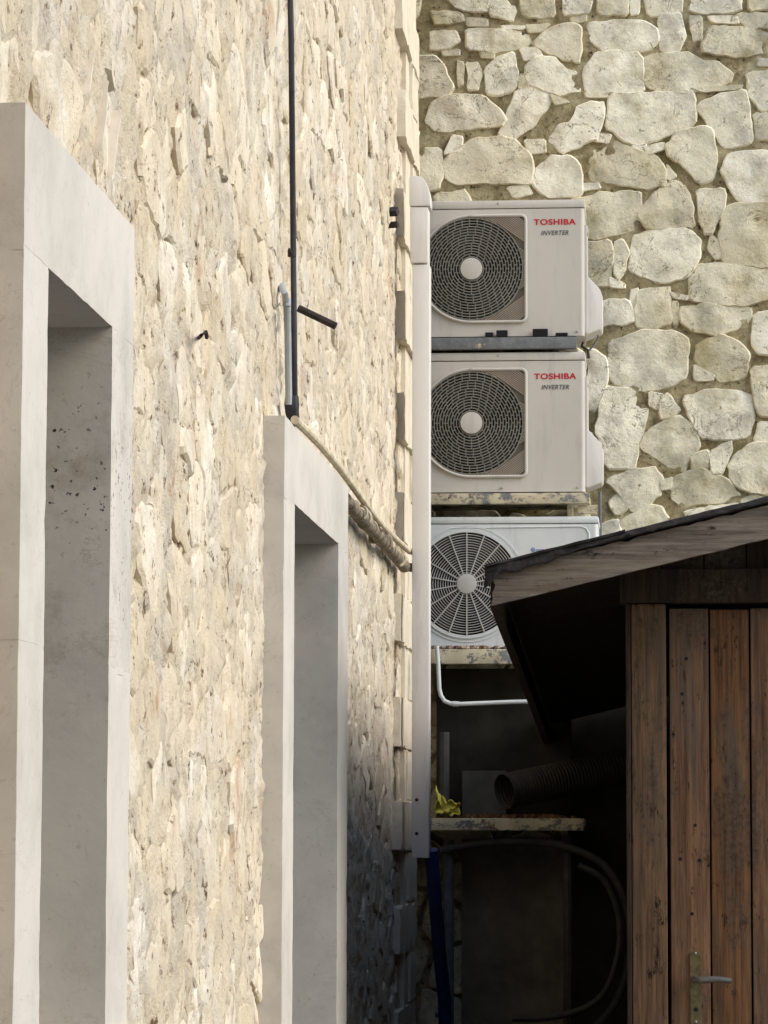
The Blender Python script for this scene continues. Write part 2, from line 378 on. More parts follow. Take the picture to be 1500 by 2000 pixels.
def cells(u0, u1, v0, v1, row, length, gap, sv=1.45, jit=.35):
    seeds = []; v = v0
    while v < v1:
        hrow = random.uniform(*row); u = u0 + random.uniform(0, .1)
        while u < u1:
            L = random.uniform(*length)
            seeds.append((u + L / 2 + random.uniform(-.25, .25) * L * .5, (v + hrow / 2 + random.uniform(-jit, jit) * hrow) * sv)); u += L
        v += hrow
    out = []
    for i, (x, y) in enumerate(seeds):
        P = [(x - .5, y - .5), (x + .5, y - .5), (x + .5, y + .5), (x - .5, y + .5)]
        for j, (a, b) in enumerate(seeds):
            if i == j: continue
            dx, dy = a - x, b - y; d2 = dx * dx + dy * dy
            if d2 > .8: continue
            d = math.sqrt(d2); nx, ny = dx / d, dy / d
            g = random.uniform(*gap)
            P = clip(P, nx, ny, nx * x + ny * y + d / 2 - g)
            if len(P) < 3: break
        if len(P) >= 3:
            P = [(p, q / sv) for p, q in P]
            A = .5 * abs(sum(P[k][0] * P[(k + 1) % len(P)][1] - P[(k + 1) % len(P)][0] * P[k][1] for k in range(len(P))))
            if A > .0012: out.append((P, A))
    return out

# ================================================================== ground
g = MB(); g.add([(-150, -150, 0), (150, -150, 0), (150, 150, 0), (-150, 150, 0)], [(0, 1, 2, 3)])
tag(g.build('ground', MT['paving']), kind='structure')

# ================================================================== left building
XF = -0.86          # face of the dressed stone (window surrounds, quoins)
XR = -0.912         # mean plane of the rubble
TOP = 6.2
YW = 13.20         # rear wall
YE = 12.36          # end of the building
b1 = tag(empty('stone_building'), 'long cream rubble stone building on the left with two tall stone framed windows', 'building')

# window layout from the wall plane
def win(px_near, px_on, px_of, px_far, top, ob, sill, joint):
    return dict(y0=atX(px_near, 1000, XF).y, a=atX(px_on, 1000, XF).y, b=atX(px_of, 1000, XF).y, y1=atX(px_far, 1000, XF).y,
                top=atX(*top, XF).z, ob=atX(*ob, XF).z, sill=atX(*sill, XF).z, joint=atX(*joint, XF).z)
WIN = [win(41, 91, 217, 259, (45, 190), (93, 521), (217, 2012), (235, 1311)),
       win(556, 577, 662, 681, (556, 808), (577, 986), (600, 2150), (600, 1604))]
WIN[1]['sill'] = WIN[0]['sill'] - .62
for w in WIN: print('window', {k: round(v, 3) for k, v in w.items()})

# rubble mortar sheet
YA, DU = 1.8, .018
nu = int((YE - .25 - YA) / DU); nv = int(TOP / DU)
mb = MB()
def mort(y, z):
    w1 = noise.noise((y * 6, z * 6, 2.2)) * .25
    ridge = 1 - abs(noise.noise((y * 7 + w1, z * 9 + w1, 5.5))) * 7
    r2 = 1 - abs(noise.noise((y * 16, z * 20 + w1, 8.5))) * 6
    return XR + .002 + .008 * fbm((y, z, 1.3), 6, 3) + .007 * fbm((y, z, 7.1), 26, 3) - .013 * max(0, ridge) - .008 * max(0, r2)
for j in range(nv + 1):
    for i in range(nu + 1):
        y = YA + i * DU; z = j * DU
        mb.v.append((mort(y, z), y, z))
mb.tint = [.5] * len(mb.v)
def in_win(y, z, m):
    return any(w['y0'] - m < y < w['y1'] + m and w['sill'] - .16 - m < z < w['top'] + m for w in WIN)
for j in range(nv):
    for i in range(nu):
        if in_win(YA + (i + .5) * DU, (j + .5) * DU, -.035): continue
        k = j * (nu + 1) + i; mb.f.append((k, k + 1, k + nu + 2, k + nu + 1))
mb.build('mortar_wall', MT['rmortar'], b1, smooth=True, angle=180)
# solid core behind, stretched to the rear wall to shut light from the recess
mb = MB(); mb.box(-4.5, -1.22, YA, YW + .02, 0, TOP - .01); mb.build('inner_core', MT['rmortar'], b1)
mb = MB(); mb.box(-1.23, XR - .05, YE - .06, YE - .03, 0, TOP - .02); mb.box(-1.23, XR - .05, YA + .02, YA + .05, 0, TOP - .02); mb.box(-1.23, XR - .05, YA + .06, YE - .07, TOP - .2, TOP - .03)
mb.build('end_wall', MT['rmortar'], b1)

# unseen masses added behind the viewpoint to cut the light from that side
mb = MB(); mb.box(-4.5, 9.0, -3.0, -1.0, 0, 9.0); mb.box(-4.5, -1.22, -.99, YA - .01, 0, TOP - .02); mb.build('light_block_wall', MT['light_block'], b1)
# rubble stones
sv = cells(YA + .1, YE - .28, .05, 5.6, (.085, .175), (.12, .40), (.001, .007), sv=1.4, jit=.5)
lst = []
for P, A in sv:
    cy = sum(p[0] for p in P) / len(P); cz = sum(p[1] for p in P) / len(P)
    if in_win(cy, cz, -.05): continue
    if any(w['a'] - .06 < p[0] < w['b'] + .06 and w['sill'] - .05 < p[1] < w['ob'] + .05 for w in WIN for p in P): continue
    px = [proj((XR, *p)) for p in P]
    inside = sum(1 for p in px if -30 < p[0] < 830 and -60 < p[1] < 2060)
    area = .5 * abs(sum(px[k][0] * px[(k + 1) % len(px)][1] - px[(k + 1) % len(px)][0] * px[k][1] for k in range(len(px))))
    lst.append((area if inside else -1, P))
lst.sort(key=lambda q: -q[0])
stuff = MB()
for i, (ar, P) in enumerate(lst):
    part = i < 300 and ar > 0
    mb = MB() if part else stuff
    hh = random.choice((-.002, .000, .002, .004, .006, .009)) * random.uniform(.7, 1.2)
    stone(mb, P, hh, lambda u, v, w: (XR + w, u, v), chis=.10, rough=.005, inset=.010, wob=.017, seg=.020, tilt=(random.uniform(-.04, .04), random.uniform(-.05, .05)))
    if part: mb.build('stone', MT['rubble'], b1, smooth=True, angle=28)
tag(stuff.build('small_stones', MT['rubble'], b1, smooth=True, angle=28), kind='stuff')
print('rubble stones', len(lst), 'in view', sum(1 for a in lst if a[0] > 0))

# window surrounds
def block(y0, y1, z0, z1, x0, name, mat, parent, tint=.5, bev=.006):
    mb = MB(); mb.cur = tint; chipped(mb, x0, XF, y0, y1, z0, z1, .0032, .0006, .03)
    return mb.build(name, mat, parent, smooth=True, angle=40)
for wi, w in enumerate(WIN):
    DB = -1.20
    mb = MB()
    y0, y1, z0, z1 = w['a'], w['b'], w['sill'], w['ob']
    for a in ((y0, y0 + .05, z0, z1), (y1 - .05, y1, z0, z1), (y0 + .051, y1 - .051, z1 - .05, z1), (y0 + .051, y1 - .051, z0, z0 + .06), ((y0 + y1) / 2 - .025, (y0 + y1) / 2 + .025, z0 + .061, z1 - .051)):
        mb.box(-1.19, -1.15, *a)
    wo = mb.build('window', MT['winframe'], b1)
    mb = MB(); mb.box(-1.175, -1.165, y0 + .03, y1 - .03, z0 + .03, z1 - .03); mb.build('pane', MT['glass'], wo)
    gp = .0015
    block(w['y0'], w['y1'], w['ob'], w['top'], DB, 'lintel', MT['lime'], wo, .55)
    for (ja, jb, far) in ((w['y0'], w['a'], 0), (w['b'], w['y1'], 1)):
        block(ja, jb, w['joint'] + gp, w['ob'] - gp, DB, 'jamb_block', MT['lime_old'] if wi == 0 and far else MT['lime'], wo, .5 if far else .62)
        block(ja, jb, w['sill'] + gp, w['joint'] - gp, DB, 'jamb_block', MT['lime'], wo, .42 if far else .48)
        mb = MB(); mb.box(DB + .01, XF - .0016, ja + .0016, jb - .0016, w['joint'] - gp - .004, w['joint'] + gp + .004); mb.build('mortar_joint', MT['lime'], wo)
        mb = MB(); mb.box(DB + .01, XF - .0016, ja + .0016, jb - .0016, w['ob'] - gp - .004, w['ob'] + .004); mb.build('mortar_joint', MT['lime'], wo)
    mb = MB(); mb.cur = .6; chipped(mb, DB, XF + .015, w['y0'] - .02, w['y1'] + .02, w['sill'] - .16, w['sill'], .008); mb.build('sill', MT['lime'], wo, smooth=True, angle=40)

# quoins: alternate long and short blocks
zs0 = atX(775, 90, XF).z; pitch = (atX(775, 90, XF).z - atX(775, 1560, XF).z) / 7
k = 0
zt = zs0 + pitch * 5
while zt > 0:
    long_y = atX(789, 600, XF - .018).y; short_y = atX(806, 600, XF - .018).y
    for q, (yy, za, zb) in enumerate(((long_y, zt - pitch * .5 + .004, zt), (short_y, zt - pitch + .004, zt - pitch * .5))):
        if za < 0 or zb > TOP + .05: continue
        yy += random.uniform(-.07, .07); dx = random.uniform(-.014, .003)
        mb = MB(); mb.cur = random.uniform(.3, .7)
        chipped(mb, -1.21, XF - .018 + dx, yy, YE + random.uniform(-.004, .004), za, zb - random.uniform(0, .004), .02, .003, .03)
        mb.build('quoin', MT['quoin'], b1, smooth=True, angle=40)
    zt -= pitch
mb = MB(); mb.box(-1.2, XF - .034, atX(806, 600, XF).y + .1, YE - .012, 0, TOP - .04); mb.build('quoin_bed', MT['quoin'], b1)

# white slivers of stone standing proud of the rubble, and the reddish ones
for (pa, pb, wd) in (((186, 95), (172, 190), .011), ((213, 150), (198, 300), .008), ((237, 212), (219, 345), .011), ((216, 130), (222, 180), .009)):
    A_, B_ = atX(*pa, XR + .012), atX(*pb, XR + .012); P = []
    for t, o in ((0, 0), (.25, .7), (.6, 1), (.9, .8), (1, 0), (.85, -.8), (.5, -1), (.2, -.6)):
        p = A_.lerp(B_, t); P.append((p.y + o * wd * .35, p.z))
    mb = MB(); stone(mb, P, .013, lambda u, v, w: (XR + w, u, v), rough=.002, inset=.003, wob=.003, seg=.012); mb.build('sliver', MT['sliver'], b1, smooth=True, angle=40)

# ================================================================== rear wall
b2 = tag(empty('rear_building'), 'pale irregular stone wall with recessed olive mortar behind the air conditioners', 'wall')
def tA(*pts): return [(760 + x / 2.027, y / 2.027) for x, y in pts]
def tB(*pts): return [(1100 + x / 2.941, 380 + y / 2.941) for x, y in pts]
TR = [
 tA((310,110),(430,122),(552,125),(556,180),(430,195),(315,195)),
 tA((570,165),(640,115),(700,98),(752,105),(755,200),(740,245),(680,220),(600,190)),
 tA((790,90),(880,82),(1000,88),(1055,115),(1060,160),(1020,195),(900,203),(840,190),(800,150)),
 tA((1070,55),(1155,55),(1168,150),(1140,195),(1110,203),(1075,185)),
 tA((1280,105),(1400,110),(1560,145),(1560,195),(1390,215),(1250,205),(1245,180)),
 tA((1385,50),(1560,48),(1560,105),(1440,105),(1390,80)),
 tA((1190,65),(1235,65),(1238,150),(1205,155)),
 tA((80,230),(185,225),(210,270),(245,340),(230,370),(100,388)),
 tA((310,250),(350,255),(358,290),(350,350),(312,350)),
 tA((385,270),(420,235),(488,210),(508,290),(500,340),(440,375),(388,360)),
 tA((545,255),(600,228),(650,235),(720,280),(765,300),(752,360),(660,365),(555,330)),
 tA((775,270),(830,215),(920,203),(985,215),(1000,240),(1000,360),(870,355),(780,360)),
 tA((1008,230),(1090,212),(1180,215),(1230,240),(1300,245),(1360,290),(1340,325),(1180,360),(1050,355),(1010,325)),
 tA((1420,290),(1560,280),(1560,410),(1470,430),(1430,370)),
 tA((145,475),(180,400),(260,378),(350,375),(420,420),(455,470),(440,500),(330,495),(200,520)),
 tA((435,525),(470,460),(505,360),(560,345),(640,370),(625,430),(570,480),(500,545)),
 tA((632,545),(680,490),(725,480),(745,430),(800,405),(850,408),(840,470),(815,545),(760,560),(690,600)),
 tA((875,390),(900,370),(1050,372),(1190,360),(1205,400),(1205,490),(1100,530),(980,572),(920,540),(868,505)),
 tA((1225,430),(1260,395),(1405,355),(1420,450),(1437,555),(1330,582),(1300,545),(1265,480)),
 tA((1450,450),(1560,440),(1560,555),(1460,545)),
 tA((1105,580),(1150,520),(1220,508),(1275,515),(1290,620),(1280,700),(1230,720),(1180,660),(1110,615)),
 tA((800,600),(830,565),(900,562),(950,590),(1050,615),(1090,670),(1085,725),(1010,742),(900,715),(800,710),(790,660)),
 tA((1340,620),(1400,600),(1560,595),(1560,790),(1400,805),(1360,750),(1325,680)),
 tA((215,650),(260,590),(330,560),(430,540),(500,560),(550,610),(570,660),(555,725),(400,715),(280,725),(225,700)),
 tA((565,725),(600,650),(640,625),(710,620),(750,660),(760,770),(640,778)),
 tA((90,580),(205,590),(208,690),(190,740),(95,750)),
 tA((220,605),(250,540),(285,545),(280,590)),
 [(1249,415),(1262,398),(1278,380),(1317,351),(1337,365),(1350,405),(1353,440),(1300,443),(1265,441)],
 [(1364,372),(1413,371),(1414,400),(1392,452),(1379,453),(1367,424)],
 tA((545,95),(630,92),(600,120),(560,125)), tA((525,195),(580,188),(600,220),(540,235)), tA((310,70),(380,75),(380,100),(315,98)),
 tA((640,370),(710,400),(660,408)), tA((540,555),(610,555),(612,600),(555,600)), tA((755,725),(820,725),(830,745),(765,750)),
 tA((970,575),(1010,572),(1010,602),(975,598)), tA((1015,580),(1080,565),(1080,590),(1030,606)), tA((1100,650),(1132,690),(1108,708)),
 tA((165,35),(280,50),(290,85),(190,95)), tA((400,-60),(500,40),(480,75),(405,55)), tA((510,-60),(640,-60),(650,60),(540,60)),
 tA((690,-60),(800,-60),(790,45),(690,50)), tA((820,-60),(950,-60),(940,50),(835,52)), tA((1000,-70),(1160,-60),(1150,50),(1030,55)),
 tA((1185,-60),(1400,-60),(1380,45),(1200,50)), tA((170,-60),(390,-60),(390,40),(280,30)), tA((165,120),(260,125),(270,160),(220,190),(170,185)),
 tA((215,200),(270,195),(270,215),(220,215)), tA((1265,60),(1370,60),(1375,90),(1290,85)), tA((450,98),(540,98),(520,112),(460,110)),
 tA((370,205),(412,205),(408,224),(372,224)), tA((268,245),(292,255),(290,325),(272,335)), tA((515,300),(548,295),(548,335),(515,345)),
 tA((782,362),(850,365),(860,382),(790,382)), tA((1470,230),(1560,230),(1560,262),(1465,258)), tA((180,775),(290,750),(320,790),(300,830),(180,830)),
 tA((470,740),(540,735),(560,765),(500,775)), tA((815,530),(870,530),(860,560),(820,555)), tA((1200,345),(1390,332),(1380,350),(1250,362)),
 tA((960,10),(990,0),(985,45),(960,48)), tA((1420,-60),(1560,-60),(1560,30),(1430,35)), tA((725,72),(775,60),(770,80),(735,88)),
 tB((140,15),(300,-10),(440,-5),(440,80),(415,190),(300,215),(170,245),(60,200),(60,20)),
 tB((400,245),(520,200),(700,195),(785,260),(770,370),(730,450),(600,500),(520,480),(390,440)),
 tB((60,285),(270,275),(280,340),(270,480),(260,520),(60,510)),
 tB((290,280),(345,268),(370,340),(345,440),(320,480),(290,430)), tB((275,475),(345,510),(340,530),(278,525)),
 tB((920,90),(1000,60),(1260,50),(1260,410),(1060,400),(925,395),(908,250)), tB((850,235),(905,280),(900,350),(870,355),(845,310)),
 tB((730,500),(790,400),(930,405),(1060,425),(1260,440),(1260,560),(1120,610),(1040,630),(880,620),(740,610)),
 tB((430,560),(600,530),(610,620),(615,740),(520,755),(430,750),(415,690)),
 tB((670,650),(850,630),(1060,650),(1080,690),(1040,760),(900,790),(780,790),(690,740)),
 tB((160,610),(370,610),(400,680),(385,730),(180,750)),
 tB((270,840),(440,790),(640,790),(710,840),(700,1040),(600,1100),(450,1120),(300,1080),(258,1000)),
 tB((775,860),(900,810),(1000,850),(1055,920),(1045,1040),(900,1070),(870,1020),(760,960)), tB((760,980),(860,1035),(850,1062),(765,1062)),
 tB((1100,690),(1260,650),(1260,920),(1120,900),(1095,850)), tB((1080,1000),(1260,980),(1260,1280),(1130,1250),(1100,1150)),
 tB((250,1110),(380,1120),(490,1150),(480,1260),(430,1400),(410,1560),(250,1560),(195,1340),(225,1200)),
 tB((500,1140),(570,1150),(540,1230),(500,1200)), tB((560,1200),(600,1140),(660,1230),(620,1270),(560,1280)),
 tB((690,1170),(860,1120),(1070,1150),(1090,1280),(1060,1385),(930,1400),(800,1390),(750,1300)),
 tB((450,1440),(500,1350),(650,1280),(740,1330),(775,1440),(720,1500),(690,1590),(600,1540),(480,1480)),
 tB((850,1480),(960,1420),(960,1480),(920,1590),(860,1590)),
 tB((960,1560),(1000,1490),(1100,1430),(1260,1435),(1260,1730),(1090,1700),(1010,1670),(965,1620)),
 tB((1110,1400),(1130,1320),(1260,1300),(1260,1425),(1130,1428)),
 tB((250,1640),(400,1590),(520,1570),(565,1620),(550,1720),(480,1780),(400,1820),(330,1720)),
 tB((625,1640),(780,1580),(900,1620),(1010,1720),(900,1760),(700,1790),(630,1740)),
 tB((270,1760),(330,1715),(370,1800),(290,1840)), tB((330,1880),(480,1790),(560,1800),(600,1870),(450,1930),(340,1960)),
 tB((215,1900),(310,1880),(325,1960),(230,2000)), tB((570,1650),(620,1630),(610,1680),(570,1690)), tB((620,560),(720,580),(700,600),(650,590)),
 tB((180,900),(250,950),(240,1080),(190,1230),(140,1230),(140,900)), tB((700,1810),(1000,1765),(1000,1800),(760,1880)),
 tB((1020,1760),(1100,1730),(1260,1770),(1260,1900),(1100,1900)), tB((430,545),(420,640),(385,640),(390,560)),
 tB((625,625),(660,625),(660,730),(635,735)), tB((735,1500),(830,1480),(830,1560),(760,1600)),
]
traced = []
for P in TR:
    W = [atY(x, y, YW - .015) for x, y in P]
    cx = sum(p.x for p in W) / len(W); cz = sum(p.z for p in W) / len(W)
    traced.append([(p.x + (p.x - cx) / max(.001, math.hypot(p.x - cx, p.z - cz)) * .014, p.z + (p.z - cz) / max(.001, math.hypot(p.x - cx, p.z - cz)) * .014) for p in W])
fw = lambda u, v, w: (u, YW - w, v)
for P in traced:
    mb = MB(); A = .5 * abs(sum(P[k][0] * P[(k + 1) % len(P)][1] - P[(k + 1) % len(P)][0] * P[k][1] for k in range(len(P))))
    big = A > .006
    stone(mb, P, random.uniform(.009, .016) if big else random.uniform(.006, .010), fw, rough=.010 if big else .004, chis=.2 if big else 0, inset=.006 if big else .004, wob=.009 if big else .003, seg=.022 if big else .012,
          tilt=(random.uniform(-.07, .07), random.uniform(-.08, .08)) if big else (0, 0))
    mb.build('stone', MT['wstone'], b2, smooth=True, angle=28)
fill = []
for P, A in cells(-2.4, 2.6, .1, 6.0, (.14, .24), (.16, .34), (.006, .02), sv=1.25):
    cx = sum(p[0] for p in P) / len(P); cz = sum(p[1] for p in P) / len(P)
    for k in (1.0, .72, .5):
        Q = [(cx + (x - cx) * k, cz + (y - cz) * k) for x, y in P]
        if any(inpoly(x, y, T) for T in traced for x, y in Q + [(cx, cz)]) or any(inpoly(x, y, Q) for T in traced for x, y in T): continue
        if max(y for x, y in Q) < 6.15: fill.append((Q, cx, cz))
        break
stuff = MB(); cnt = 0
for P, cx, cz in fill:
    px = proj((cx, YW, cz)); vis = 780 < px[0] < 1560 and -60 < px[1] < 2060
    mb = MB() if vis else stuff
    stone(mb, P, random.uniform(.014, .028), fw, chis=.28, rough=.008, inset=.006, wob=.009, seg=.022, tilt=(random.uniform(-.06, .06), random.uniform(-.06, .06)))
    if vis: mb.build('stone', MT['wstone'], b2, smooth=True, angle=28); cnt += 1
tag(stuff.build('outer_stones', MT['wstone'], b2, smooth=True, angle=28), kind='stuff')
print('traced', len(traced), 'fill', cnt)
mb = MB(); nx_, nz_ = 420, 480
for j in range(nz_ + 1):
    for i in range(nx_ + 1):
        x = -2.6 + 5.4 * i / nx_; z = 6.2 * j / nz_
        mb.v.append((x, YW + .003 - .004 * fbm((x, z, 4), 9, 3) - .005 * fbm((x, z, 9), 34, 3), z))
mb.tint = [.5] * len(mb.v)
mb.f = [(j * (nx_ + 1) + i, j * (nx_ + 1) + i + 1, (j + 1) * (nx_ + 1) + i + 1, (j + 1) * (nx_ + 1) + i) for j in range(nz_) for i in range(nx_)]
mb.build('mortar_wall', MT['wmortar'], b2, smooth=True, angle=180)
mb = MB(); mb.box(-2.6, 2.8, YW + .05, YW + .5, 0, 6.2); mb.build('inner_core', MT['wmortar'], b2)

# ================================================================== air conditioners
YF = 12.8
def PX(px): return atY(px, 1000, YF).x
def PZ(py, px=980): return atY(px, py, YF).z
MM = YF / F * 1.006
def text(body, name, mat, parent, x0, x1, z0, z1, y, offset=.02, shear=0.0):
    c = bpy.data.curves.new(name, 'FONT'); c.body = body; c.size = 1; c.offset = offset; c.shear = shear; c.space_character = 1.08
    o = bpy.data.objects.new(name, c); COL.objects.link(o)
    bpy.context.view_layer.update()
    me = bpy.data.meshes.new_from_object(o.evaluated_get(bpy.context.evaluated_depsgraph_get()))
    bpy.data.objects.remove(o); bpy.data.curves.remove(c)
    xs = [v.co.x for v in me.vertices]; ys = [v.co.y for v in me.vertices]
    mb = MB()
    def mp(v, d): return (x0 + (v.x - min(xs)) / (max(xs) - min(xs)) * (x1 - x0), y - d, z0 + (v.y - min(ys)) / (max(ys) - min(ys)) * (z1 - z0))
    mb.add([mp(v.co, 0) for v in me.vertices], [tuple(p.vertices) for p in me.polygons])
    bpy.data.meshes.remove(me)
    return mb.build(name, mat, parent)
def casing(x0, x1, z0, z1, c, rad, dep, mat, parent, topc=.036):
    # front sheet with a round fan opening, rounded vertical corners, dark throat
    N = 96; mb = MB(); e = .014
    ring = []; outer = []
    for k in range(N):
        a = 2 * math.pi * k / N; ca, sa = math.cos(a), math.sin(a)
        ring.append((c[0] + rad * ca, YF, c[1] + rad * sa))
        tx = ((x1 - e - c[0]) if ca > 0 else (x0 + e - c[0])) / ca if abs(ca) > 1e-6 else 1e9
        tz = ((z1 - topc - c[1]) if sa > 0 else (z0 - c[1])) / sa if abs(sa) > 1e-6 else 1e9
        t = min(tx, tz); outer.append([c[0] + t * ca, YF, c[1] + t * sa])
    for cor in ((x0 + e, z0), (x1 - e, z0), (x0 + e, z1 - topc), (x1 - e, z1 - topc)):
        k = min(range(N), key=lambda q: (outer[q][0] - cor[0]) ** 2 + (outer[q][2] - cor[1]) ** 2); outer[k] = [cor[0], YF, cor[1]]
    thro = [(x, YF + .03, z) for x, _, z in ring]
    mb.add(ring + [tuple(o) for o in outer] + thro, [(k, (k + 1) % N, N + (k + 1) % N, N + k) for k in range(N)] + [(k, (k + 1) % N, 2 * N + (k + 1) % N, 2 * N + k) for k in range(N)])
    # side walls with rounded front edge
    for sx, xx in ((1, x1), (-1, x0)):
        prof = [(xx - sx * e + sx * e * math.sin(R(a)), YF + e - e * math.cos(R(a))) for a in (0, 22, 45, 68, 90)] + [(xx, YF + dep)]
        mb.add([(p[0], p[1], z) for z in (z0, z1 - topc) for p in prof], [(i, i + 1, len(prof) + i + 1, len(prof) + i) for i in range(len(prof) - 1)])
    mb.add([(x0, YF + dep, z0), (x1, YF + dep, z0), (x1, YF + dep, z1 - topc), (x0, YF + dep, z1 - topc)], [(0, 1, 2, 3)])
    mb.add([(x0, YF + .004, z0), (x1, YF + .004, z0), (x1, YF + dep, z0), (x0, YF + dep, z0)], [(0, 1, 2, 3)])
    o = mb.build('casing', mat, parent, smooth=True, angle=30)
    mb = MB(); mb.box(x0 - .002, x1 + .003, YF - .004, YF + dep + .002, z1 - topc + .0015, z1); mb.build('top_cover', mat, parent, bevel=.010, smooth=True)
    return o
def fan(c, rad, parent):
    mb = MB(); n = 48
    mb.add([(c[0] + rad * math.cos(2 * math.pi * k / n), y, c[1] + rad * math.sin(2 * math.pi * k / n)) for y in (YF + .03, YF + .16) for k in range(n)],
           [(k, (k + 1) % n, n + (k + 1) % n, n + k) for k in range(n)] + [tuple(range(n, 2 * n))])
    mb.build('fan_housing', MT['black'], parent, smooth=True)
    mb = MB()
    for b in range(3):
        vs = []; fs = []; nr, na = 6, 8
        for i in range(nr + 1):
            r = .045 + (rad * .93 - .045) * i / nr; sw = 95 * (1 - .18 * i / nr)
            for j in range(na + 1):
                a = R(b * 120 + 20 + i * 5 + sw * j / na); y = YF + .055 + .055 * j / na
                vs.append((c[0] + r * math.cos(a), y, c[1] + r * math.sin(a)))
        for i in range(nr):
            for j in range(na): fs.append((i * (na + 1) + j, i * (na + 1) + j + 1, (i + 1) * (na + 1) + j + 1, (i + 1) * (na + 1) + j))
        mb.add(vs, fs)
    f = mb.build('fan', MT['fan'], parent, smooth=True)
    mb = MB(); mb.disc((c[0], YF + .045, c[1]), .05, .08, 24, .006); mb.build('fan_hub', MT['fan'], f, smooth=True)
def unit_a(top, bot, cpx, lab, dirt):
    u = tag(empty('air_conditioner'), lab, 'air conditioner', 'outdoor air conditioner units stacked on the rear wall')
    x0, x1 = PX(757), PX(1143); z1, z0 = PZ(top), PZ(bot); c = (PX(cpx[0]), PZ(cpx[1])); rad = 100.5 * MM
    casing(x0, x1, z0, z1, c, rad, .30, MT['casing'], u)
    fan(c, rad, u)
    # grille: rings with staggered short bars
    mb = MB(); nr = 14; r0 = 24.0 * MM; dr = (rad - r0) / nr
    for i in range(nr + 1): mb.ring((c[0], YF - .010 + .0006 * abs(i - nr) * 0, c[1]), r0 + dr * i, .0034, .012, 72)
    for i in range(nr):
        r = r0 + dr * (i + .5); nb = max(10, int(round(2 * math.pi * r / .030)))
        for k in range(nb):
            a = 2 * math.pi * (k + .5 * (i % 2)) / nb; ca, sa = math.cos(a), math.sin(a); h = dr / 2; t = .0018
            q = [(-t, -h), (t, -h), (t, h), (-t, h)]
            pa = [(c[0] + (r + b) * ca - a_ * sa, YF - .008, c[1] + (r + b) * sa + a_ * ca) for a_, b in q]
            mb.add(pa + [(x, YF + .002, z) for x, _, z in pa], [(0, 1, 2, 3), (0, 1, 5, 4), (2, 3, 7, 6), (1, 2, 6, 5), (3, 0, 4, 7)])
    gr = mb.build('fan_grille', MT['grille'], u)
    mb = MB(); mb.disc((c[0], YF - .014, c[1]), 21.5 * MM, .016, 40, .003); mb.build('hub_cap', MT['casing'], gr, smooth=True)
    # D-shaped bezel, square to the right
    xr = c[0] + 107 * MM; ro = 105.5 * MM; cr = .020
    path = []
    for k in range(37): a = R(90 + 180 * k / 36); path.append((c[0] + ro * math.cos(a), c[1] + ro * math.sin(a)))
    for k in range(7): a = R(-90 + 90 * k / 6); path.append((xr - cr + cr * math.cos(a), c[1] - ro + cr + cr * math.sin(a)))
    for k in range(7): a = R(90 * k / 6); path.append((xr - cr + cr * math.cos(a), c[1] + ro - cr + cr * math.sin(a)))
    mb = MB(); path3 = [Vector((p[0], YF - .006, p[1])) for p in path]
    n = len(path3)
    loop = path3 + [path3[0], path3[1]]
    mb.tube(loop, .0062, 8, cap=False); mb.build('bezel', MT['casing'], u, smooth=True)
    # corner infill with slanted slats
    mb = MB(); mb2 = MB(); zt, zb = c[1] + ro - .004, c[1] - ro + .004; xm = xr - .004; rr = rad + .003
    def ok(x, z): return x < xm and zb < z < zt and x > c[0] + .02 and math.hypot(x - c[0], z - c[1]) > rr and (xr - x + zt - z > .012) and (xr - x + z - zb > .012)
    for sgn in (1, -1):
        for i in range(70):
            off = -.25 + i * .0085; seg = []
            for j in range(140):
                tt = j * .0025; x = c[0] + tt * 1.0; z = c[1] + sgn * (off + tt * (-.72)) if sgn > 0 else c[1] - (off + tt * (-.72))
                if (z - c[1]) * sgn > 0 and ok(x, z): seg.append((x, z))
                elif len(seg) > 1: break
            if len(seg) > 1:
                (xa, za), (xb, zb2) = seg[0], seg[-1]; t = .0022
                mb.prism([(xa, YF - .007, za - t), (xb, YF - .007, zb2 - t), (xb, YF - .007, zb2 + t), (xa, YF - .007, za + t)],
                         [(xa, YF - .0005, za - t), (xb, YF - .0005, zb2 - t), (xb, YF - .0005, zb2 + t), (xa, YF - .0005, za + t)])
    mb.build('corner_slats', MT['corner'], u)
    for sg in (1, -1):     # darker backing behind the slats
        arc = [(c[0] + rr * math.cos(R(a)), c[1] + sg * rr * math.sin(R(a))) for a in range(90, 7, -4)]
        vs = [(x, YF - .0006, z) for x, z in arc] + [(xm, YF - .0006, arc[-1][1]), (xm, YF - .0006, c[1] + sg * (ro - .014)), (xm - .012, YF - .0006, c[1] + sg * (ro - .004)), (c[0], YF - .0006, c[1] + sg * (ro - .004))]
        mb = MB(); mb.add(vs, [tuple(range(len(vs)))]); mb.build('corner_plate', MT['cornerback'], u)
    text('TOSHIBA', 'lettering', MT['red'], u, PX(1043.5), PX(1126.5), PZ(cpx[1] - 84.5), PZ(cpx[1] - 96), YF - .0015, .028)
    text('INVERTER', 'lettering', MT['greyprint'], u, PX(1058), PX(1112), PZ(cpx[1] - 64.5), PZ(cpx[1] - 73.5), YF - .0015, .016, .25)
    # valve cover on the right side
    xs = x1; prof = [(xs, cpx[1] + 8), (xs + .008, cpx[1] + 8), (xs + .034, cpx[1] + 22), (xs + .060, cpx[1] + 36), (xs + .070, cpx[1] + 50), (xs + .070, cpx[1] + 108), (xs + .064, cpx[1] + 114), (xs + .012, cpx[1] + 124), (xs, cpx[1] + 126)]
    mb = MB(); mb.prism([(x, YF + .05, PZ(z, 1160)) for x, z in prof], [(x, YF + .22, PZ(z, 1160)) for x, z in prof]); mb.build('valve_cover', MT['pvc'], u, bevel=.007, smooth=True)
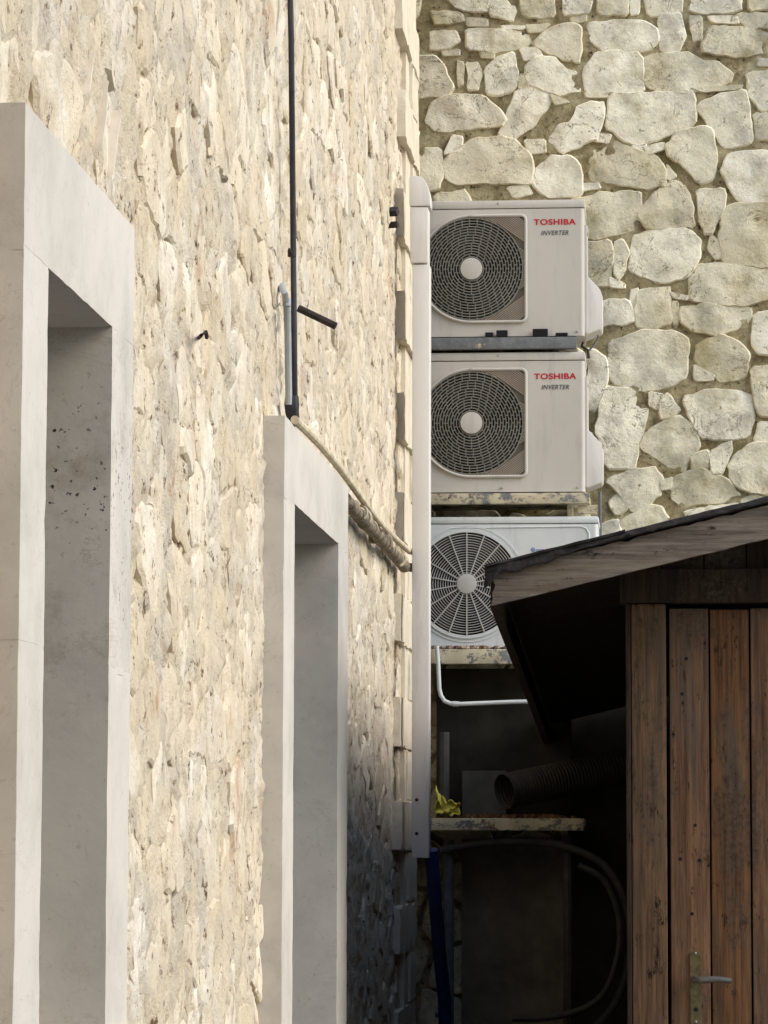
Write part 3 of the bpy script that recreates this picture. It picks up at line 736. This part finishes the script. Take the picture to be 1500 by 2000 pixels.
    mb = MB(); mb.box(xs - .002, xs + .010, YF + .04, YF + .26, PZ(cpx[1] + 124), PZ(top + 46)); mb.box(xs, xs + .014, YF + .05, YF + .12, PZ(top + 62), PZ(top + 48)); mb.build('side_panel', MT['casing'], u, bevel=.003)
    for sx, sz in ((973, top + 7), (980, bot - 8), (1128, bot - 8)):
        mb = MB(); mb.disc((PX(sx), YF - .006, PZ(sz)), .0045, .006, 12, .001); mb.build('screw', MT['screw'], u)
    mb = MB()
    for fx in (800, 1085): mb.box(PX(fx), PX(fx + 40), YF + .02, YF + .26, z0 - .012, z0 - .0005)
    mb.build('foot', MT['black'], u)
    return u
unit_a(391, 657, (921, 525), 'topmost air conditioner with round grille and red lettering, dark scraps along its base', True)
unit_a(688, 961, (921, 826), 'middle air conditioner with round grille and red lettering, under the topmost one', False)
# lowest unit, another make with a spoked grille
u3 = tag(empty('air_conditioner'), 'lowest whiter air conditioner with spoked round grille, partly behind the shed roof', 'air conditioner', 'outdoor air conditioner units stacked on the rear wall')
x0, x1 = PX(770), PX(1168); z1, z0 = PZ(1009), PZ(1264); c3 = (PX(912), PZ(1140)); rad3 = 101 * MM
casing(x0, x1, z0, z1, c3, rad3, .30, MT['casing2'], u3, .030); fan(c3, rad3, u3)
mb = MB()
for i in range(17): mb.ring((c3[0], YF - .006, c3[1]), 22 * MM + (rad3 - 22 * MM) * i / 16, .0026, .008, 72)
for k in range(18):
    a = 2 * math.pi * (k + .5) / 18; ca, sa = math.cos(a), math.sin(a); t = .0022
    q = [(19 * MM, -t), (rad3, -t), (rad3, t), (19 * MM, t)]
    pa = [(c3[0] + r * ca - s_ * sa, YF - .010, c3[1] + r * sa + s_ * ca) for r, s_ in q]
    mb.prism(pa, [(x, YF - .002, z) for x, _, z in pa])
gr3 = mb.build('fan_grille', MT['grille2'], u3)
mb = MB(); mb.disc((c3[0], YF - .013, c3[1]), 19.5 * MM, .014, 40, .003); mb.build('hub_cap', MT['grille2'], gr3, smooth=True)
mb = MB(); mb.ring((c3[0], YF - .007, c3[1]), rad3 + .006, .012, .009, 80); mb.ring((c3[0], YF - .003, c3[1]), rad3 + .024, .006, .004, 80); mb.build('bezel', MT['casing2'], u3, smooth=True)
rp = []
for (xx, zz) in ((880, 1031), (1135, 1029), (1145, 1033), (1150, 1042), (1150, 1240)): rp.append((PX(xx), YF - .001, PZ(zz)))
mb = MB(); mb.tube(rp, .0028, 8); mb.build('pressed_rib', MT['casing2'], u3, smooth=True)
mb = MB(); mb.disc((PX(1041), YF - .001, PZ(1074)), .009, .002, 20, .001); mb.box(PX(1047), PX(1062), YF - .002, YF - .0008, PZ(1079), PZ(1073)); mb.build('badge', MT['blueprint'], u3)

# ledges under the units
def ledge(px0, px1, top, bot, mat, label, plate=None, deb=0):
    e = tag(empty('support_ledge'), label, 'ledge', 'painted ledges on the rear wall')
    mb = MB(); mb.box(PX(px0), PX(px1), YF - .02, YF + .02, PZ(bot), PZ(top)); mb.build('front_rail', mat, e, bevel=.004, smooth=True)
    mb = MB(); mb.box(PX(px0), PX(px1) - .002, YF + .021, YW - .03, PZ(top) - .03, PZ(top) - .003); mb.build('shelf_board', MT['peel'], e)
    for a in (px0 + 30, px1 - 45):
        mb = MB(); mb.prism([(PX(a), YF + .022, PZ(top) - .032), (PX(a), YW - .01, PZ(top) - .032), (PX(a), YW - .01, PZ(top) - .20)], [(PX(a) + .02, YF + .022, PZ(top) - .032), (PX(a) + .02, YW - .01, PZ(top) - .032), (PX(a) + .02, YW - .01, PZ(top) - .20)])
        mb.build('strut', mat, e)
    if plate:
        mb = MB(); mb.box(PX(plate[0]), PX(plate[1]), YF + .01, YF + .03, PZ(plate[3]), PZ(plate[2])); mb.build('end_plate', MT['peel'], e, bevel=.003)
    return e
ledge(760, 1127, 660, 683, MT['peel2'], 'grey peeling ledge under the topmost air conditioner')
ledge(760, 1152, 964, 985, MT['peel'], 'flaking cream ledge under the middle air conditioner', (1128, 1165, 987, 1004))
ledge(760, 1100, 1268, 1297, MT['peel'], 'rust stained cream ledge under the lowest air conditioner')
ledge(760, 1139, 1598, 1622, MT['peel'], 'dim cream ledge in the dark recess under the flexible duct')

# crumbs of rust and plaster on the ledges
def crumbs(name, px0, px1, py, n, mat, label, cat, size=(.006, .02), y0=YF - .015, y1=YF + .02):
    mb = MB()
    for i in range(n):
        cx = PX(random.uniform(px0, px1)); cy = random.uniform(y0, y1); s = random.uniform(*size); cz = PZ(py) + s * .35
        vs = []
        for q in range(8):
            a = random.uniform(-.4, .4) + q % 4 * 1.57
            vs.append((cx + s * random.uniform(.5, 1) * math.cos(a), cy + s * .6 * random.uniform(.5, 1) * math.sin(a), cz + (s * .35 if q > 3 else -s * .35) * random.uniform(.7, 1.1)))
        mb.add(vs, [(0, 1, 2, 3), (4, 5, 6, 7), (0, 1, 5, 4), (1, 2, 6, 5), (2, 3, 7, 6), (3, 0, 4, 7)])
    return tag(mb.build(name, mat), label, cat, kind='stuff')
crumbs('rust_flakes', 845, 1000, 1267, 60, MT['debris'], 'flakes of rust and plaster on the ledge of the lowest unit', 'debris')
crumbs('dead_leaves', 856, 1120, 1598, 70, MT['leaf'], 'dead leaves and crumbs lying on the lowest ledge', 'leaves', (.008, .024))
for (a, b, h, lb) in ((948, 964, 10, 'small dark block beside a wider one on the top ledge'), (1041, 1071, 16, 'wider dark block under the topmost unit'), (1086, 1110, 8, 'low dark scrap at the right end of the top ledge'), (970, 992, 14, 'dark tilted block under the topmost unit, left of the wider one')):
    mb = MB(); mb.box(PX(a), PX(b), YF - .018, YF - .008, PZ(660), PZ(660 - h)); o = mb.build('spacer_block', MT['black'], bevel=.003); tag(o, lb, 'block', 'dark blocks on the top ledge')

# loose wires to the right of the two upper units
for i, (pts, lb) in enumerate(((((1130, 655), (1140, 664), (1136, 676), (1148, 684), (1150, 700)), 'black wire hanging right of the top ledge'), (((1166, 640), (1168, 660), (1158, 676), (1146, 690)), 'grey wire curving down behind the valve cover'))):
    mb = MB(); mb.tube([atY(x, y, YF + .18) for x, y in pts], .006 if i == 0 else .0035, 8); tag(mb.build('wire', MT['cable'] if i == 0 else MT['grimy'], smooth=True), lb, 'wire')
mb = MB(); mb.tube([atY(1172, 960, YF + .3), atY(1172, 1040, YF + .3), atY(1174, 1120, YF + .3)], .007, 8); tag(mb.build('drain_pipe', MT['grimy'], smooth=True), 'thin pale drain pipe right of the lowest air conditioner', 'pipe')

# ================================================================== trunking on the corner
tr = tag(empty('cable_trunking'), 'tall cream plastic cable trunking running down the building corner', 'trunking')
YT = 11.55
def tz(py): return atY(820, py, YT).z
def tx(px, py=1000): return atY(px, py, YT).x
def lean(py0, py1, xa, xb, x0p, x1p, dep, name, bev=.006, ya=0.0):
    # box whose left/right edges are read at top (xa) and bottom (xb)
    mb = MB(); q = []
    X0, X1 = XF + .001, None
    za, zb = tz(py0), tz(py1)
    mb.box(XF + x0p, XF + x1p, YT + ya, YT + dep, zb, za)
    return mb.build(name, MT['pvc'], tr, bevel=bev, smooth=True)
lean(516, 1676, 0, 0, .014, .076, .085, 'duct')
lean(404, 514, 0, 0, .006, .070, .100, 'upper_cover', ya=-.006)
# elbow: quarter round hood turning to the right
mb = MB(); n = 10; zc = tz(403); xa, xb = XF + .003, XF + .078
prof = [(xa, zc), (xb, zc), (xb, zc + .018)] + [(xa + .028 + (xb - xa - .028) * math.cos(R(a)), zc + .018 + .092 * math.sin(R(a))) for a in (15, 30, 45, 60, 75, 90)] + [(xa, zc + .110)]
mb.prism([(x, YT - .010, z) for x, z in prof], [(x, YT + .10, z) for x, z in prof]); mb.build('elbow_cover', MT['pvc'], tr, bevel=.004, smooth=True)
mb = MB(); mb.box(XF + .018, XF + .066, YT + .012, YT + .078, tz(517), tz(513)); mb.build('duct_neck', MT['grimy'], tr)
for py in (1562, 1628):
    mb = MB(); mb.disc((XF + .032, YT - .003, tz(py)), .006, .006, 12, .002); mb.build('screw', MT['iron'], tr)
# blue hose out of the trunking
mb = MB(); mb.tube([atY(842, 1660, YT + .05), atY(850, 1760, YT + .12), atY(858, 1860, YT + .22), atY(868, 1950, YT + .35), atY(872, 2060, YT + .42), atY(872, 2150, YT + .42)], .024, 12)
tag(mb.build('blue_hose', MT['bluehose'], smooth=True), 'blue hose hanging out of the lower end of the trunking', 'hose')
# two pipe stubs beside the trunking
mb = MB(); mb.tube([(XR + .0, 11.29, tz(440)), (XR + .034, 11.28, tz(440))], .017, 4); tag(mb.build('pipe_stub', MT['cable'], smooth=True, angle=40), 'upper square dark pipe stub in the wall beside the trunking', 'pipe stub', 'pipe stubs beside the trunking')
mb = MB(); mb.tube([(XR + .0, 11.29, tz(465)), (XR + .034, 11.28, tz(465))], .012, 12); tag(mb.build('pipe_stub', MT['iron'], smooth=True, angle=40), 'lower round dark pipe stub in the wall beside the trunking', 'pipe stub', 'pipe stubs beside the trunking')

# ================================================================== cables and conduits on the rubble
def onwall(px, py, off=0.03): return atX(px, py, XR + off)
mb = MB(); c0 = onwall(567, 0, .035); cp = [Vector((c0.x, c0.y, c0.z + h_)) for h_ in (TOP - c0.z - .05, 1.2, .6, .25)] + [c0] + [onwall(568 + (y / 800) * 8, y, .035 + .004 * math.sin(y / 90)) for y in range(80, 801, 80)]
mb.tube(cp, .0075, 10); c_ = tag(mb.build('cable', MT['cable'], smooth=True), 'thick dark grey cable running down the rubble wall to the second window', 'cable')
mb = MB(); pz = onwall(570, 495, .035); mb.tube([pz + Vector((0, 0, -.008)), pz + Vector((0, 0, .008))], .0105, 10); mb.tube([pz + Vector((.0, -.06, 0)), pz], .003, 6); mb.build('clip', MT['iron'], c_, smooth=True)
mb = MB(); mb.tube([onwall(549, 556, .0), onwall(551, 563, .02), onwall(556, 572, .028), onwall(560, 590, .03), onwall(562, 650, .03), onwall(564, 790, .03)], .0085, 10)
cd = tag(mb.build('conduit', MT['conduit'], smooth=True), 'short grey conduit with bent top beside the dark cable', 'conduit')
mb = MB(); p_ = onwall(560, 598, .03); mb.tube([p_, p_ + Vector((0, 0, .02))], .0105, 10); mb.build('coupling', MT['conduit'], cd, smooth=True)
mb = MB(); p_ = onwall(570, 790, .036); mb.tube([p_ + Vector((0, 0, .02)), p_, p_ + Vector((0, .01, -.02)), p_ + Vector((0.005, .03, -.045))], [.017, .019, .017, .013], 10)
tag(mb.build('taped_joint', MT['cable'], smooth=True), 'black taped joint where cable and conduit meet above the lintel', 'joint')
ra = onwall(583, 602, .02); rb = Vector((-.800, ra.y + .22, ra.z))
mb = MB(); mb.tube([ra, atY(656, 637, 8.20)], .0095, 8); tag(mb.build('iron_rod', MT['iron'], smooth=True, angle=40), 'short black iron rod jutting from the rubble wall', 'rod')
# cream tube along the top of the second lintel, down to the corner, with a torn insulated bundle
wl = WIN[1]
tubep = [Vector((XF + .001, wl['y0'] + .20 + t * (11.60 - wl['y0'] - .2), wl['top'] + .012 + .012 * math.sin(t * 7) - .01 * t)) for t in [i / 14 for i in range(15)]]
tubep.append(Vector((XF + .045, 11.61, tubep[-1].z - .005)))
mb = MB(); mb.tube(tubep, .0105, 10); tb = tag(mb.build('cream_tube', MT['tube'], smooth=True), 'cream tube lying along the lintel of the second window to the trunking', 'tube')
mb = MB(); path = []; rr = []
yb0 = wl['y1'] + .01
for i in range(40):
    t = i / 39; y = yb0 + t * (11.60 - yb0); xb = 0
    path.append((XF - .012 + xb + .008 * noise.noise((y * 8, 2, 2)), y, wl['top'] - .036 - .012 * t + .008 * noise.noise((y * 9, 0, 1)))); rr.append(.020 + .010 * noise.noise((y * 11, 5, 1)) + .006 * noise.noise((y * 40, 5, 1)))
path.append((XF + .045, 11.605, path[-1][2] - .01)); rr.append(rr[-1])
mb.tube(path, rr, 12); bd = tag(mb.build('insulated_bundle', MT['tape2'], smooth=True), 'torn grey brown insulated pipe bundle beside the second window, under the cream tube', 'pipe bundle')
for k in range(14):       # strips of old wrapping
    t = (k + .5) / 14; y = yb0 + t * (11.46 - yb0); pts = []
    pit = random.uniform(-.06, .12); rad_ = random.uniform(.020, .030); a0 = random.randrange(-90, 30, 15)
    for a in range(0, random.choice((120, 180, 240)), 20): pts.append((XF - .012 + rad_ * math.cos(R(a + a0)), y + pit * a / 200, wl['top'] - .036 - .012 * t + rad_ * math.sin(R(a + a0)) - (.03 if a > 160 else 0) * random.random()))
    if random.random() < .5:
        mb = MB(); mb.tube(pts, random.uniform(.003, .007), 6); mb.build('wrap_strip', MT['tape'], bd, smooth=True)
# small hook in the rubble
hp = onwall(393, 655, .03); mb = MB(); mb.tube([onwall(388, 660, 0), hp, onwall(402, 648, .035), onwall(404, 660, .035)], .004, 6); tag(mb.build('hook', MT['iron'], smooth=True), 'small rusty hook between the two windows', 'hook')

# ================================================================== things in the recess
YR = YF - .04
mb = MB(); mb.tube([atY(853, 1262, YR), atY(856, 1300, YR), atY(858, 1345, YR), atY(861, 1358, YR), atY(868, 1369, YR), atY(880, 1374, YR), atY(900, 1375, YR), atY(1000, 1371, YR), atY(1120, 1368, YR), atY(1180, 1364, YR), atY(1200, 1345, YR), atY(1203, 1300, YR)], .0085, 10)
wp = tag(mb.build('white_pipe', MT['whitepipe'], smooth=True), 'thin white pipe bending from the trunking into the dark recess', 'pipe')
mb = MB(); mb.tube([atY(884, 1374.5, YR), atY(896, 1375, YR)], .0105, 10); mb.build('coupling', MT['whitepipe'], wp, smooth=True)
mb = MB(); mb.box(PX(845), PX(1112), YF + .24, YF + .27, PZ(1592), PZ(1300)); tag(mb.build('board', MT['shadeboard'], bevel=.004), 'board toned dark for the recess shade above the flexible duct', 'board')  # recess shade is put into the dark board colour
mb = MB(); mb.box(PX(1098), PX(1330), YF + .33, YF + .35, PZ(2090), PZ(1280)); tag(mb.build('board', MT['shadeboard'], bevel=.004), 'added dark board standing in for shade at the right side of the recess behind the shed', 'board')  # added dark sheet where only deep shade falls
mb = MB(); mb.box(PX(893), PX(1104), YF + .30, YF + .325, PZ(2010), PZ(1640)); tag(mb.build('board', MT['oldply'], bevel=.004), 'added board in place of shade under the lowest ledge, left of the upright pipe', 'board')  # added to darken the lower recess, covering wall that is only shaded
# corrugated duct
mb = MB(); P0 = atY(985, 1546, YF - .02); P1 = atY(1110, 1520, YF + .16); P2 = atY(1260, 1490, YF + .2)
path = []; rr = []
for i in range(121):
    t = i / 120; p = P0 * (1 - t) ** 2 + P1 * 2 * t * (1 - t) + P2 * t * t; path.append(p); rr.append(.068 + .0035 * math.sin(i * math.pi * .66))
mb.tube(path, rr, 24, cap=False); fd = tag(mb.build('flexible_duct', MT['flex'], smooth=True, angle=80), 'corrugated flexible duct with open end on the lowest ledge', 'duct')
mb = MB(); mb.tube([path[30].lerp(path[31], .5), path[31]], .066, 20); mb.build('dark_throat', MT['black'], fd)
mb = MB(); mb.box(PX(898), PX(985), YF + .16, YF + .19, PZ(1592), PZ(1504)); tag(mb.build('panel', MT['hose'], bevel=.004), 'dim grey panel behind the open end of the flexible duct', 'panel')
# crumpled yellow cloth
mb = MB(); n = 16; vs = []; fs = []
for j in range(n + 1):
    for i in range(n + 1):
        u, v = i / n, j / n
        px = 852 + 46 * u + 6 * noise.noise((u * 3, v * 3, 2)); py = 1590 - (22 + 34 * max(0, 1 - u * 2.6)) * v + 8 * noise.noise((u * 4, v * 4, 7))
        p = atY(px, py, YF - .02 + .05 * noise.noise((u * 3.5, v * 3.5, 4)) + .02 * v); vs.append(p)
for j in range(n):
    for i in range(n): fs.append((j * (n + 1) + i, j * (n + 1) + i + 1, (j + 1) * (n + 1) + i + 1, (j + 1) * (n + 1) + i))
mb.add(vs, fs); o = mb.build('yellow_cloth', MT['yellow'], smooth=True, angle=40); sm = o.modifiers.new('thick', 'SOLIDIFY'); sm.thickness = .003
tag(o, 'crumpled yellow cloth on the lowest ledge beside the trunking', 'cloth')
# pipes and hoses below
def spline(pts, k=6):
    P = [Vector(p) for p in pts]
    if len(P) < 3: return P
    P = [P[0] * 2 - P[1]] + P + [P[-1] * 2 - P[-2]]; o = []
    for i in range(1, len(P) - 2):
        a, b, c, d = P[i - 1:i + 3]
        for j in range(k):
            t = j / k; o.append(.5 * ((2 * b) + (c - a) * t + (2 * a - 5 * b + 4 * c - d) * t * t + (3 * b - a - 3 * c + d) * t ** 3))
    return o + [P[-2]]
def pipe(name, pts, r, mat, label, cat, Y=YF + .1):
    mb = MB(); mb.tube(spline([atY(x, y, Y) for x, y in pts]), r, 10); return tag(mb.build(name, mat, smooth=True), label, cat)
pipe('drain_pipe', [(868, 1430), (868, 1592)], .020, MT['hose'], 'short dim upright pipe behind the yellow cloth', 'pipe', YF + .12)
pipe('drain_pipe', [(876, 1640), (876, 2100)], .022, MT['grimy'], 'grey upright pipe behind the blue hose', 'pipe', YF + .1)
pipe('drain_pipe', [(1109, 1630), (1110, 1850), (1108, 2100)], .020, MT['hose'], 'dark upright pipe in the middle of the recess', 'pipe', YF + .1)
pipe('hose', [(860, 1660), (960, 1645), (1080, 1648), (1180, 1690), (1225, 1780), (1228, 1880), (1200, 1960), (1160, 2010)], .016, MT['hose'], 'dark hose arching over the upright pipe in the recess', 'hose', YF + .05)
pipe('hose', [(1130, 1690), (1180, 1720), (1208, 1790), (1206, 1870), (1170, 1950), (1090, 1985), (1000, 1990)], .013, MT['hose'], 'thinner inner dark hose curling down in the recess', 'hose', YF + .02)
pipe('bottle', [(850, 1980), (866, 1980)], .014, MT['green'], 'small green bottle end below the blue hose', 'bottle', 12.1)

# ================================================================== wooden shed
YS = 8.96; YB = 8.70
sh = tag(empty('wooden_shed'), 'weathered brown plank shed with sagging felt roof in front of the rear wall', 'shed')
def SX(px, Y=YS): return atY(px, 1500, Y).x
def SZ(py, Y=YS, px=1350): return atY(px, py, Y).z
zdoor = SZ(1186)
def plank(mb, x0, x1, y0, y1, z0, z1): mb.box(x0, x1, y0, y1, z0, z1)
# door with planks
dx = [1307, 1387, 1466.5, 1546, 1625, 1704, 1783]
mb = MB(); mb.box(SX(1307), SX(1783), YS + .032, YS + .05, .06, zdoor - .004)
door = mb.build('door', MT['darkwood'], sh)
for i in range(6):
    mb = MB(); mb.cur = (.55, .35, .6, .4, .7, .5)[i]
    mb.box(SX(dx[i]) + .0025, SX(dx[i + 1]) - .0025, YS + .010 + .002 * (i % 2), YS + .031, .05, zdoor - .003 - .003 * (i % 2)); mb.build('plank', MT['door'], door, bevel=.003, smooth=True)
# handle
hx = SX(1356); hz = SZ(1912)
mb = MB(); pr = []
for a in range(0, 181, 20): pr.append((hx + .015 * math.cos(R(a)), SZ(1866) + .012 * math.sin(R(a))))
for a in range(180, 361, 20): pr.append((hx + .015 * math.cos(R(a)), SZ(1998) + .012 * math.sin(R(a))))
mb.prism([(x, YS + .004, z) for x, z in pr], [(x, YS + .0105, z) for x, z in pr]); hp_ = mb.build('handle_plate', MT['brass'], door, bevel=.0012)
mb = MB(); mb.tube([(hx, YS + .006, hz), (hx, YS - .045, hz), (hx + .012, YS - .055, hz), (hx + .06, YS - .056, hz + .002), (hx + .094, YS - .052, hz - .002)], [.010, .009, .010, .0085, .008], 12); mb.build('lever', MT['lever'], door, smooth=True)
mb = MB(); mb.disc((hx, YS + .0035, SZ(1972)), .006, .004, 14); mb.build('keyhole', MT['black'], door)
for sz in (1862, 1996):
    mb = MB(); mb.disc((hx, YS + .003, SZ(sz)), .0035, .003, 10, .001); mb.build('screw', MT['screw'], door)
# nails / knots in the boards
for px_, py_ in ((1342, 1286), (1333, 1355), (1357, 1612), (1350, 1785), (1328, 1678), (1365, 1680)):
    mb = MB(); mb.disc((SX(px_), YS + .0088, SZ(py_)), .0048, .004, 10); mb.build('knot_hole', MT['black'], door)
# posts, lintel beam, gable boards
mb = MB(); mb.cur = .5; mb.box(SX(1234), SX(1302), YS - .01, YS + .08, 0, SZ(1180)); mb.build('post', MT['frame'], sh, bevel=.005, smooth=True)
mb = MB(); mb.cur = .5; mb.box(SX(1787), SX(1856), YS - .01, YS + .08, 0, SZ(1180)); mb.build('post', MT['frame'], sh, bevel=.005, smooth=True)
mb = MB(); mb.cur = .5; mb.box(SX(1223), SX(1232.5), YS - .014, YS + .075, 0, SZ(1180)); mb.build('corner_trim', MT['darkwood'], sh, bevel=.003)
mb = MB(); mb.cur = .4; mb.box(SX(1212), SX(1880), YS - .03, YS + .07, SZ(1180) + .002, SZ(1112)); mb.build('lintel_beam', MT['darkwood'], sh, bevel=.006, smooth=True)
# roof geometry: eave falls towards the back and the roof climbs to the right
E0 = atY(957, 1184, YB); E1 = atY(1000, 1300, 10.18); fall = (E1.z - E0.z) / (E1.y - E0.y)
slope = (SZ(1055, YB) - SZ(1184, YB)) / (SX(1500, YB) - SX(959, YB))
XRG = 0.95
def rz(x, y): return E0.z + fall * (y - E0.y) + slope * (min(x, 2 * XRG - x) - E0.x)
XE = E0.x
YBK = 13.08
def roofslab(name, x0, x1, y0, y1, t0, t1, mat, seed=0, rag=0.0, nx=40, bev=0):
    mb = MB(); ny = 10; vs = []; fs = []
    for lay, t in ((0, t0), (1, t1)):
        for j in range(ny + 1):
            for i in range(nx + 1):
                x = x0 + (x1 - x0) * i / nx; y = y0 + (y1 - y0) * j / ny
                if j == 0: y += rag * noise.noise((x * 18, seed, lay * .3))
                xx = x + (rag * noise.noise((y * 9, seed, 3)) if i == 0 else 0)
                vs.append((xx, y, rz(xx, y) + t + rag * .35 * noise.noise((x * 7, y * 5, seed + lay * .2))))
    n = (nx + 1) * (ny + 1)
    for j in range(ny):
        for i in range(nx):
            a = j * (nx + 1) + i
            fs += [(a, a + 1, a + nx + 2, a + nx + 1), (n + a, n + a + nx + 1, n + a + nx + 2, n + a + 1)]
    for i in range(nx): fs.append((i, n + i, n + i + 1, i + 1)); b = ny * (nx + 1) + i; fs.append((b, b + 1, n + b + 1, n + b))
    for j in range(ny): a = j * (nx + 1); fs.append((a, a + nx + 1, n + a + nx + 1, n + a)); a += nx; fs.append((a, n + a, n + a + nx + 1, a + nx + 1))
    mb.add(vs, fs); return mb.build(name, mat, sh, smooth=True, angle=40)
BH = .098
roofslab('roof_deck', XE + .026, 2 * XRG - XE - .026, YB + .028, YBK, BH - .030, BH - .006, MT['darkwood'])
roofslab('roofing_felt', XE - .006, 2 * XRG - XE + .006, YB - .012, YBK, BH - .004, BH + .006, MT['felt'], 3, .012, 90)
roofslab('felt_layer', XE - .012, XE + .36, YB - .018, YBK - .1, BH + .008, BH + .014, MT['felt'], 8, .014, 50)
for sgn in (1, -1):
    mb = MB(); n = 60; rows = 10; vs = []; fs = []
    for y in (YB, YB + .025):
        for j in range(rows + 1):
            for i in range(n + 1):
                x = XE + (XRG - XE) * i / n if sgn > 0 else 2 * XRG - XE - (XRG - XE) * i / n
                f = j / rows
                if i == 0: x += sgn * (.016 * abs(noise.noise((f * 9, 2.2, sgn))) + .012 * f)
                z = E0.z + slope * ((min(x, 2 * XRG - x)) - XE); chip = .012 * max(0, noise.noise((x * 26, 3, 1))) if j == rows else 0
                vs.append((x, y + (.0025 * noise.noise((x * 3, f * 14, 5)) if y == YB else 0), z + (BH - .009) * f - chip + (.003 * noise.noise((x * 14, 1, 1)) if j == 0 else 0)))
    m_ = (n + 1) * (rows + 1)
    for j in range(rows):
        for i in range(n):
            a = j * (n + 1) + i; fs += [(a, a + 1, a + n + 2, a + n + 1), (m_ + a, m_ + a + n + 1, m_ + a + n + 2, m_ + a + 1)]
    for i in range(n): b = rows * (n + 1) + i; fs += [(i, m_ + i, m_ + i + 1, i + 1), (b, b + 1, m_ + b + 1, m_ + b)]
    for j in range(rows): a = j * (n + 1); fs.append((a, a + n + 1, m_ + a + n + 1, m_ + a)); a += n; fs.append((a, m_ + a, m_ + a + n + 1, a + n + 1))
    mb.add(vs, fs); mb.build('bargeboard', MT['barge'], sh, smooth=True, angle=40)
# torn felt edge lapping over the face of the bargeboard
mb = MB(); n = 70; rows = 4; vs = []; fs = []
for j in range(rows + 1):
    for i in range(n + 1):
        t = i / n; x = XE - .014 + .95 * t
        drop = (.026 * max(0, 1 - t * 3.0) + .004) * (1 + .9 * noise.noise((x * 24, 4, 2))) + .006 * noise.noise((x * 70, 1, 4))
        z = rz(x, YB) + BH + .012 - (drop + .012) * j / rows
        vs.append((x + .004 * noise.noise((j * 1.7, i * .5, 2)), YB - .006 - .002 * j - .003 * noise.noise((x * 22, j, 1)), z))
for j in range(rows):
    for i in range(n): a = j * (n + 1) + i; fs.append((a, a + 1, a + n + 2, a + n + 1))
mb.add(vs, fs); o = mb.build('felt_edge', MT['felt'], sh, smooth=True, angle=60); sm = o.modifiers.new('thick', 'SOLIDIFY'); sm.thickness = .004
# eave fascia following the fall
for sgn in (1, -1):
    xa = XE if sgn > 0 else 2 * XRG - XE - .024
    a = [(xa, YB + .026, rz(XE, YB) - .004), (xa + .024, YB + .026, rz(XE, YB) - .004), (xa + .024, YB + .026, rz(XE, YB) + BH - .034), (xa, YB + .026, rz(XE, YB) + BH - .034)]
    b = [(xa, YBK, rz(XE, YBK) - .004), (xa + .024, YBK, rz(XE, YBK) - .004), (xa + .024, YBK, rz(XE, YBK) + BH - .034), (xa, YBK, rz(XE, YBK) + BH - .034)]
    mb = MB(); mb.prism(a, b); mb.build('fascia', MT['darkwood'], sh)
# gable cladding above the beam and the side / back walls
mb = MB(); xs_ = [SX(1212) + (SX(1880) - SX(1212)) * i / 8 for i in range(9)]
for i in range(8):
    mb = MB(); mb.cur = random.random()
    a, b = xs_[i] + .002, xs_[i + 1] - .002; z0_ = SZ(1112) + .002
    za, zb = max(z0_ + .005, rz(a, YS) + BH - .04), max(z0_ + .005, rz(b, YS) + BH - .04)
    mb.prism([(a, YS + .01, z0_), (b, YS + .01, z0_), (b, YS + .01, zb), (a, YS + .01, za)], [(a, YS + .03, z0_), (b, YS + .03, z0_), (b, YS + .03, zb), (a, YS + .03, za)])
    mb.build('gable_board', MT['darkwood'], sh)
xl = SX(1232); xr_ = SX(1858); nb = 30
for i in range(nb):
    ya = YS + .085 + (YBK - YS - .1) * i / nb; yb = YS + .085 + (YBK - YS - .1) * (i + 1) / nb
    for xx in (xl, xr_ - .022):
        mb = MB(); mb.cur = random.random(); mb.box(xx, xx + .022, ya + .0015, yb - .0015, 0, rz(xl, yb) + BH - .04); mb.build('wall_board', MT['darkwood'], sh)
